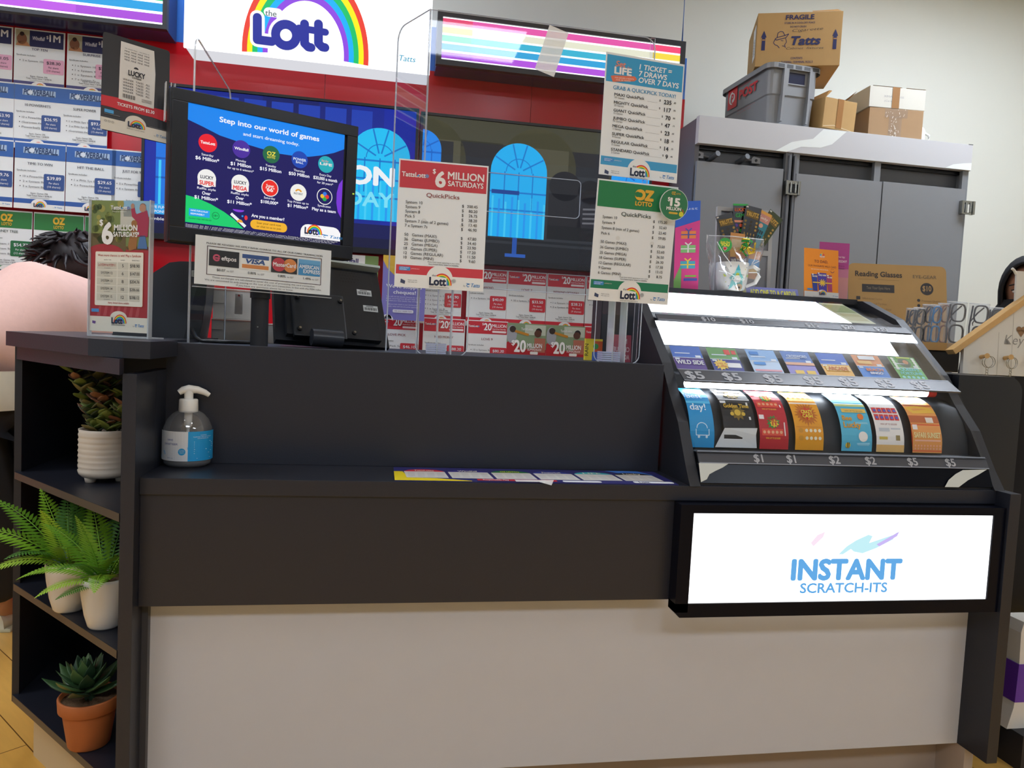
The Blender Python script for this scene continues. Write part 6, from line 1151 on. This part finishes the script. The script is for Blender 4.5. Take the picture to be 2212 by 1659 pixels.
# ---------------------------------------------------------------- people
def skin(name, V, EG, RD, m, parent, sub=2, smooth=True):
    me = bpy.data.meshes.new(name); me.from_pydata([tuple(v) for v in V], EG, []); me.update()
    o = bpy.data.objects.new(name, me); COL.objects.link(o)
    o.modifiers.new('s', 'SKIN'); sv = me.skin_vertices[0].data
    for i, r in enumerate(RD): sv[i].radius = r if isinstance(r, tuple) else (r, r); sv[i].use_root = (i == 0)
    if sub: sd = o.modifiers.new('d', 'SUBSURF'); sd.levels = sub; sd.render_levels = sub
    bpy.context.view_layer.update(); dg = bpy.context.evaluated_depsgraph_get(); nm = bpy.data.meshes.new_from_object(o.evaluated_get(dg))
    o.modifiers.clear(); o.data = nm; nm.name = name
    nm.materials.clear(); nm.materials.append(m)
    for p in nm.polygons: p.use_smooth = smooth
    o.parent = parent; return o
SKIN = M('#b98a6c', .55); SKIN2 = M('#a3745a', .5); PINK = M('#edc3b6', .95, noise=.05, scale=60, bump=.35); CREAM = M('#d8cdb4', .9, noise=.05, scale=40); TROU = M('#14151a', .8)
w1 = thing('person', 'person bending over behind the shelf in a pale pink jumper, with dark wavy hair', 'person')
hipL, hipR = (-1.26, 2.53, .83), (-1.08, 2.62, .83)
skin('body', [(-1.24, 2.55, .88), (-1.19, 2.63, 1.00), (-1.08, 2.78, 1.12), (-.99, 2.92, 1.17), (-.95, 3.00, 1.15), (-.91, 3.06, 1.12), hipL, (-1.215, 2.64, .46), (-1.255, 2.76, .10), (-1.26, 2.88, .05), hipR, (-1.06, 2.72, .46), (-1.06, 2.84, .10), (-1.04, 2.96, .05), (-1.16, 2.98, 1.08), (-1.15, 3.05, .84), (-1.06, 3.12, .66), (-1.02, 3.15, .58), (-.90, 2.90, 1.06), (-.90, 3.00, .84), (-.92, 3.08, .66), (-.92, 3.12, .58)],
     [(0, 1), (1, 2), (2, 3), (3, 4), (4, 5), (0, 6), (6, 7), (7, 8), (8, 9), (0, 10), (10, 11), (11, 12), (12, 13), (3, 14), (14, 15), (15, 16), (16, 17), (3, 18), (18, 19), (19, 20), (20, 21)],
     [.13, .12, .14, .08, .055, .085, .09, .06, .04, .035, .09, .06, .04, .035, .055, .042, .032, .035, .055, .042, .032, .035], SKIN, w1)
skin('jumper', [(-1.245, 2.545, .90), (-1.20, 2.62, 1.01), (-1.11, 2.74, 1.105), (-1.00, 2.86, 1.125), (-.95, 2.96, 1.12), (-1.17, 2.95, 1.07), (-1.16, 3.04, .86), (-1.07, 3.11, .70), (-.90, 2.88, 1.04), (-.91, 2.98, .86), (-.92, 3.06, .70)], [(0, 1), (1, 2), (2, 3), (3, 4), (3, 5), (5, 6), (6, 7), (3, 8), (8, 9), (9, 10)], [(.19, .17), (.21, .19), (.225, .205), (.20, .18), .10, .11, .08, .06, .11, .08, .06], PINK, w1)
b = B(); rows = [[(-1.245+(.185+k*.010)*math.cos(a)+.006*math.sin(5*a), 2.545+(.16+k*.010)*math.sin(a), z) for a in [2*math.pi*j/32 for j in range(32)]] for k, z in ((0, .93), (1, .88), (1.4, .83), (1.2, .812))]; b.grid(rows, CREAM, True, True); b.build('shirt_hem', w1, label='cream shirt hem')
skin('trousers', [(-1.24, 2.55, .90), hipL, (-1.215, 2.64, .46), (-1.25, 2.76, .12), hipR, (-1.06, 2.72, .46), (-1.06, 2.84, .12)], [(0, 1), (1, 2), (2, 3), (0, 4), (4, 5), (5, 6)], [.15, .115, .09, .07, .115, .09, .07], TROU, w1)
for x, y in ((-1.275, 2.87), (-1.06, 2.94)):
    b = B(); rows = []
    for k in range(8):
        t = k/7; wv = .042*math.sin(math.pi*(.22+.66*t))+.008; hv = .075-.045*t
        rows.append([(x+wv*math.cos(a)+.02*t, y-.10+.25*t, .012+max(0, hv*math.sin(a)*(.9 if math.sin(a) > 0 else .1))) for a in [2*math.pi*j/14 for j in range(14)]])
    b.grid(rows, M('#d8d8c4', .35), True, True); b.face(rows[0], M('#d8d8c4', .35)); b.face(rows[-1], M('#d8d8c4', .35)); b.box(x-.04, y-.10, 0, x+.055, y+.145, .014, M('#c9c7a8', .5), .006); b.build('shoe', w1, label='pale trainer')
HAIR = M('#1d1416', .45)
b = B(); hc_ = Vector(at(182, 562, 3.05)); b.ball(tuple(hc_), .125, .12, .108, HAIR, 20)
for k in range(170):
    rn = random.Random(k); a = rn.uniform(0, 6.28); el = rn.uniform(-.1, 1.35); s0 = hc_+Vector((.118*math.cos(a)*math.cos(el), .113*math.sin(a)*math.cos(el), .102*math.sin(el))); dr = Vector((math.cos(a+.9)-.35, math.sin(a+.9)*.6, -.35+.5*rn.random())).normalized()
    pts = [s0+dr*.022*j+Vector((0, 0, .006*math.sin(j*1.6+k)))+Vector((.005*math.cos(j*1.3+k), 0, -.004*j)) for j in range(5)]; b.tube(pts, [.006, .008, .007, .005, .001], HAIR, 5, False)
b.build('hair', w1, label='dark wavy hair')
# second person, far right
P2_ = Vector((2.575, 2.62, 0)); w2 = thing('person', 'person in a black head covering looking down, behind the key rack at the right edge', 'person')
BLK = M('#0d0e13', .85); EYEZ = 1.405
skin('body', [P2_+Vector(v) for v in ((0, 0, .80), (0, 0, 1.0), (0, 0, 1.16), (0, -.01, 1.25), (0, -.03, 1.33), (-.09, 0, .76), (-.09, 0, .42), (-.09, .02, .08), (-.09, -.08, .04), (.09, 0, .76), (.09, 0, .42), (.09, .02, .08), (.09, -.08, .04), (-.17, 0, 1.15), (-.20, .0, .90), (-.17, -.12, .74), (-.165, -.16, .70), (.17, 0, 1.15), (.20, 0, .90), (.17, -.12, .74), (.165, -.16, .70))],
     [(0, 1), (1, 2), (2, 3), (3, 4), (0, 5), (5, 6), (6, 7), (7, 8), (0, 9), (9, 10), (10, 11), (11, 12), (2, 13), (13, 14), (14, 15), (15, 16), (2, 17), (17, 18), (18, 19), (19, 20)], [.12, .11, .12, .055, .06, .08, .055, .04, .035, .08, .055, .04, .035, .055, .042, .03, .035, .055, .042, .03, .035], SKIN2, w2)
skin('robe', [P2_+Vector(v) for v in ((0, 0, .06), (0, 0, .5), (0, 0, .95), (0, 0, 1.16), (0, 0, 1.24), (-.18, 0, 1.14), (-.21, 0, .90), (-.18, -.11, .77), (.18, 0, 1.14), (.21, 0, .90), (.18, -.11, .77))], [(0, 1), (1, 2), (2, 3), (3, 4), (3, 5), (5, 6), (6, 7), (3, 8), (8, 9), (9, 10)], [(.24, .20), (.21, .17), (.17, .13), (.17, .13), .09, .08, .065, .06, .08, .065, .06], BLK, w2)
def head_frame():
    F = Vector((-.70, -.68, -.20)).normalized(); S = F.cross(Vector((0, 0, 1))).normalized(); U = S.cross(F); return F, S, U
F_, S_, U_ = head_frame(); HC = P2_+Vector((-.028, -.03, EYEZ-.005))
def hp(f, s, u): return HC+F_*f+S_*s+U_*u
b = B(); rows = []
for k in range(15):
    ph = math.pi*k/14; row = []
    for j in range(20):
        th = 2*math.pi*j/20; x, y, z = math.sin(ph)*math.cos(th), math.sin(ph)*math.sin(th), math.cos(ph)
        f = .092*x; s = .070*y*(1-.22*max(0, -z)); u = .112*z
        if x > 0: f += .020*math.exp(-((y/.22)**2+((z+.12)/.22)**2))+.010*math.exp(-((y/.35)**2+((z+.55)/.12)**2))-.008*(math.exp(-(((abs(y)-.42)/.2)**2+((z-.05)/.14)**2)))+.006*math.exp(-((y/.5)**2+((z+.85)/.15)**2))
        row.append(hp(f, s, u))
    rows.append(row)
b.grid(rows, SKIN2, True, True); b.build('face', w2)
b = B()
for q in (-1, 1):
    b.ball(tuple(hp(.082, q*.030, .006)), .013, .010, .008, M('#e6dcd4', .3), 10); b.ball(tuple(hp(.090, q*.030, .003)), .006, .006, .006, M('#1c120e', .2), 8)
    b.tube([hp(.084, q*.044, .012), hp(.094, q*.030, .015), hp(.090, q*.016, .010)], .0028, M('#1a1210'), 6); b.tube([hp(.080, q*.052, .030), hp(.096, q*.032, .037), hp(.098, q*.014, .031)], .0032, M('#241814'), 6)
b.tube([hp(.098, -.022, -.058), hp(.108, 0, -.055), hp(.098, .022, -.058)], .005, M('#8a4a44', .4), 8); b.tube([hp(.096, -.018, -.065), hp(.105, 0, -.066), hp(.096, .018, -.065)], .0055, M('#8a4a44', .4), 8); b.build('features', w2, label='eyes, brows and lips')
b = B(); rows = []
for k in range(16):
    ph = R(58+122*k/15); rows.append([])
    for j in range(28):
        th = 2*math.pi*j/28; c, sn = math.cos(th), math.sin(th); rr_ = math.sin(ph); fr = math.cos(ph)
        f = .128*fr-.004; s = .094*rr_*c; u = .142*rr_*sn*(1 if sn > 0 else 1.15); rows[-1].append(hp(f, s, u-(.02 if sn < 0 else 0)))
b.grid(rows, BLK, True, True); b.tube(rows[0]+rows[0][:1], .008, BLK, 6)
rows = [[P2_+Vector(((.085+.11*t**.8)*math.cos(a)-.03*(1-t), (.075+.075*t**.8)*math.sin(a)-.03*(1-t), 1.36-.20*t)) for a in [2*math.pi*j/24 for j in range(24)]] for t in (0, .3, .65, 1)]; b.grid(rows, BLK, True, True); b.build('head_covering', w2)
# low carton beside the far wall
b = B(); b.box(0, 0, 0, .42, .28, .22, M('#c98f66', .75), .003); b.box(-.005, -.005, .22, .36, .285, .228, M('#d9d5cc', .6)); b.build('carton', None, (-1.95, 2.98, 0), (0, 0, R(4)), 'brown carton with a white board on top, on the floor at the left edge', 'box')
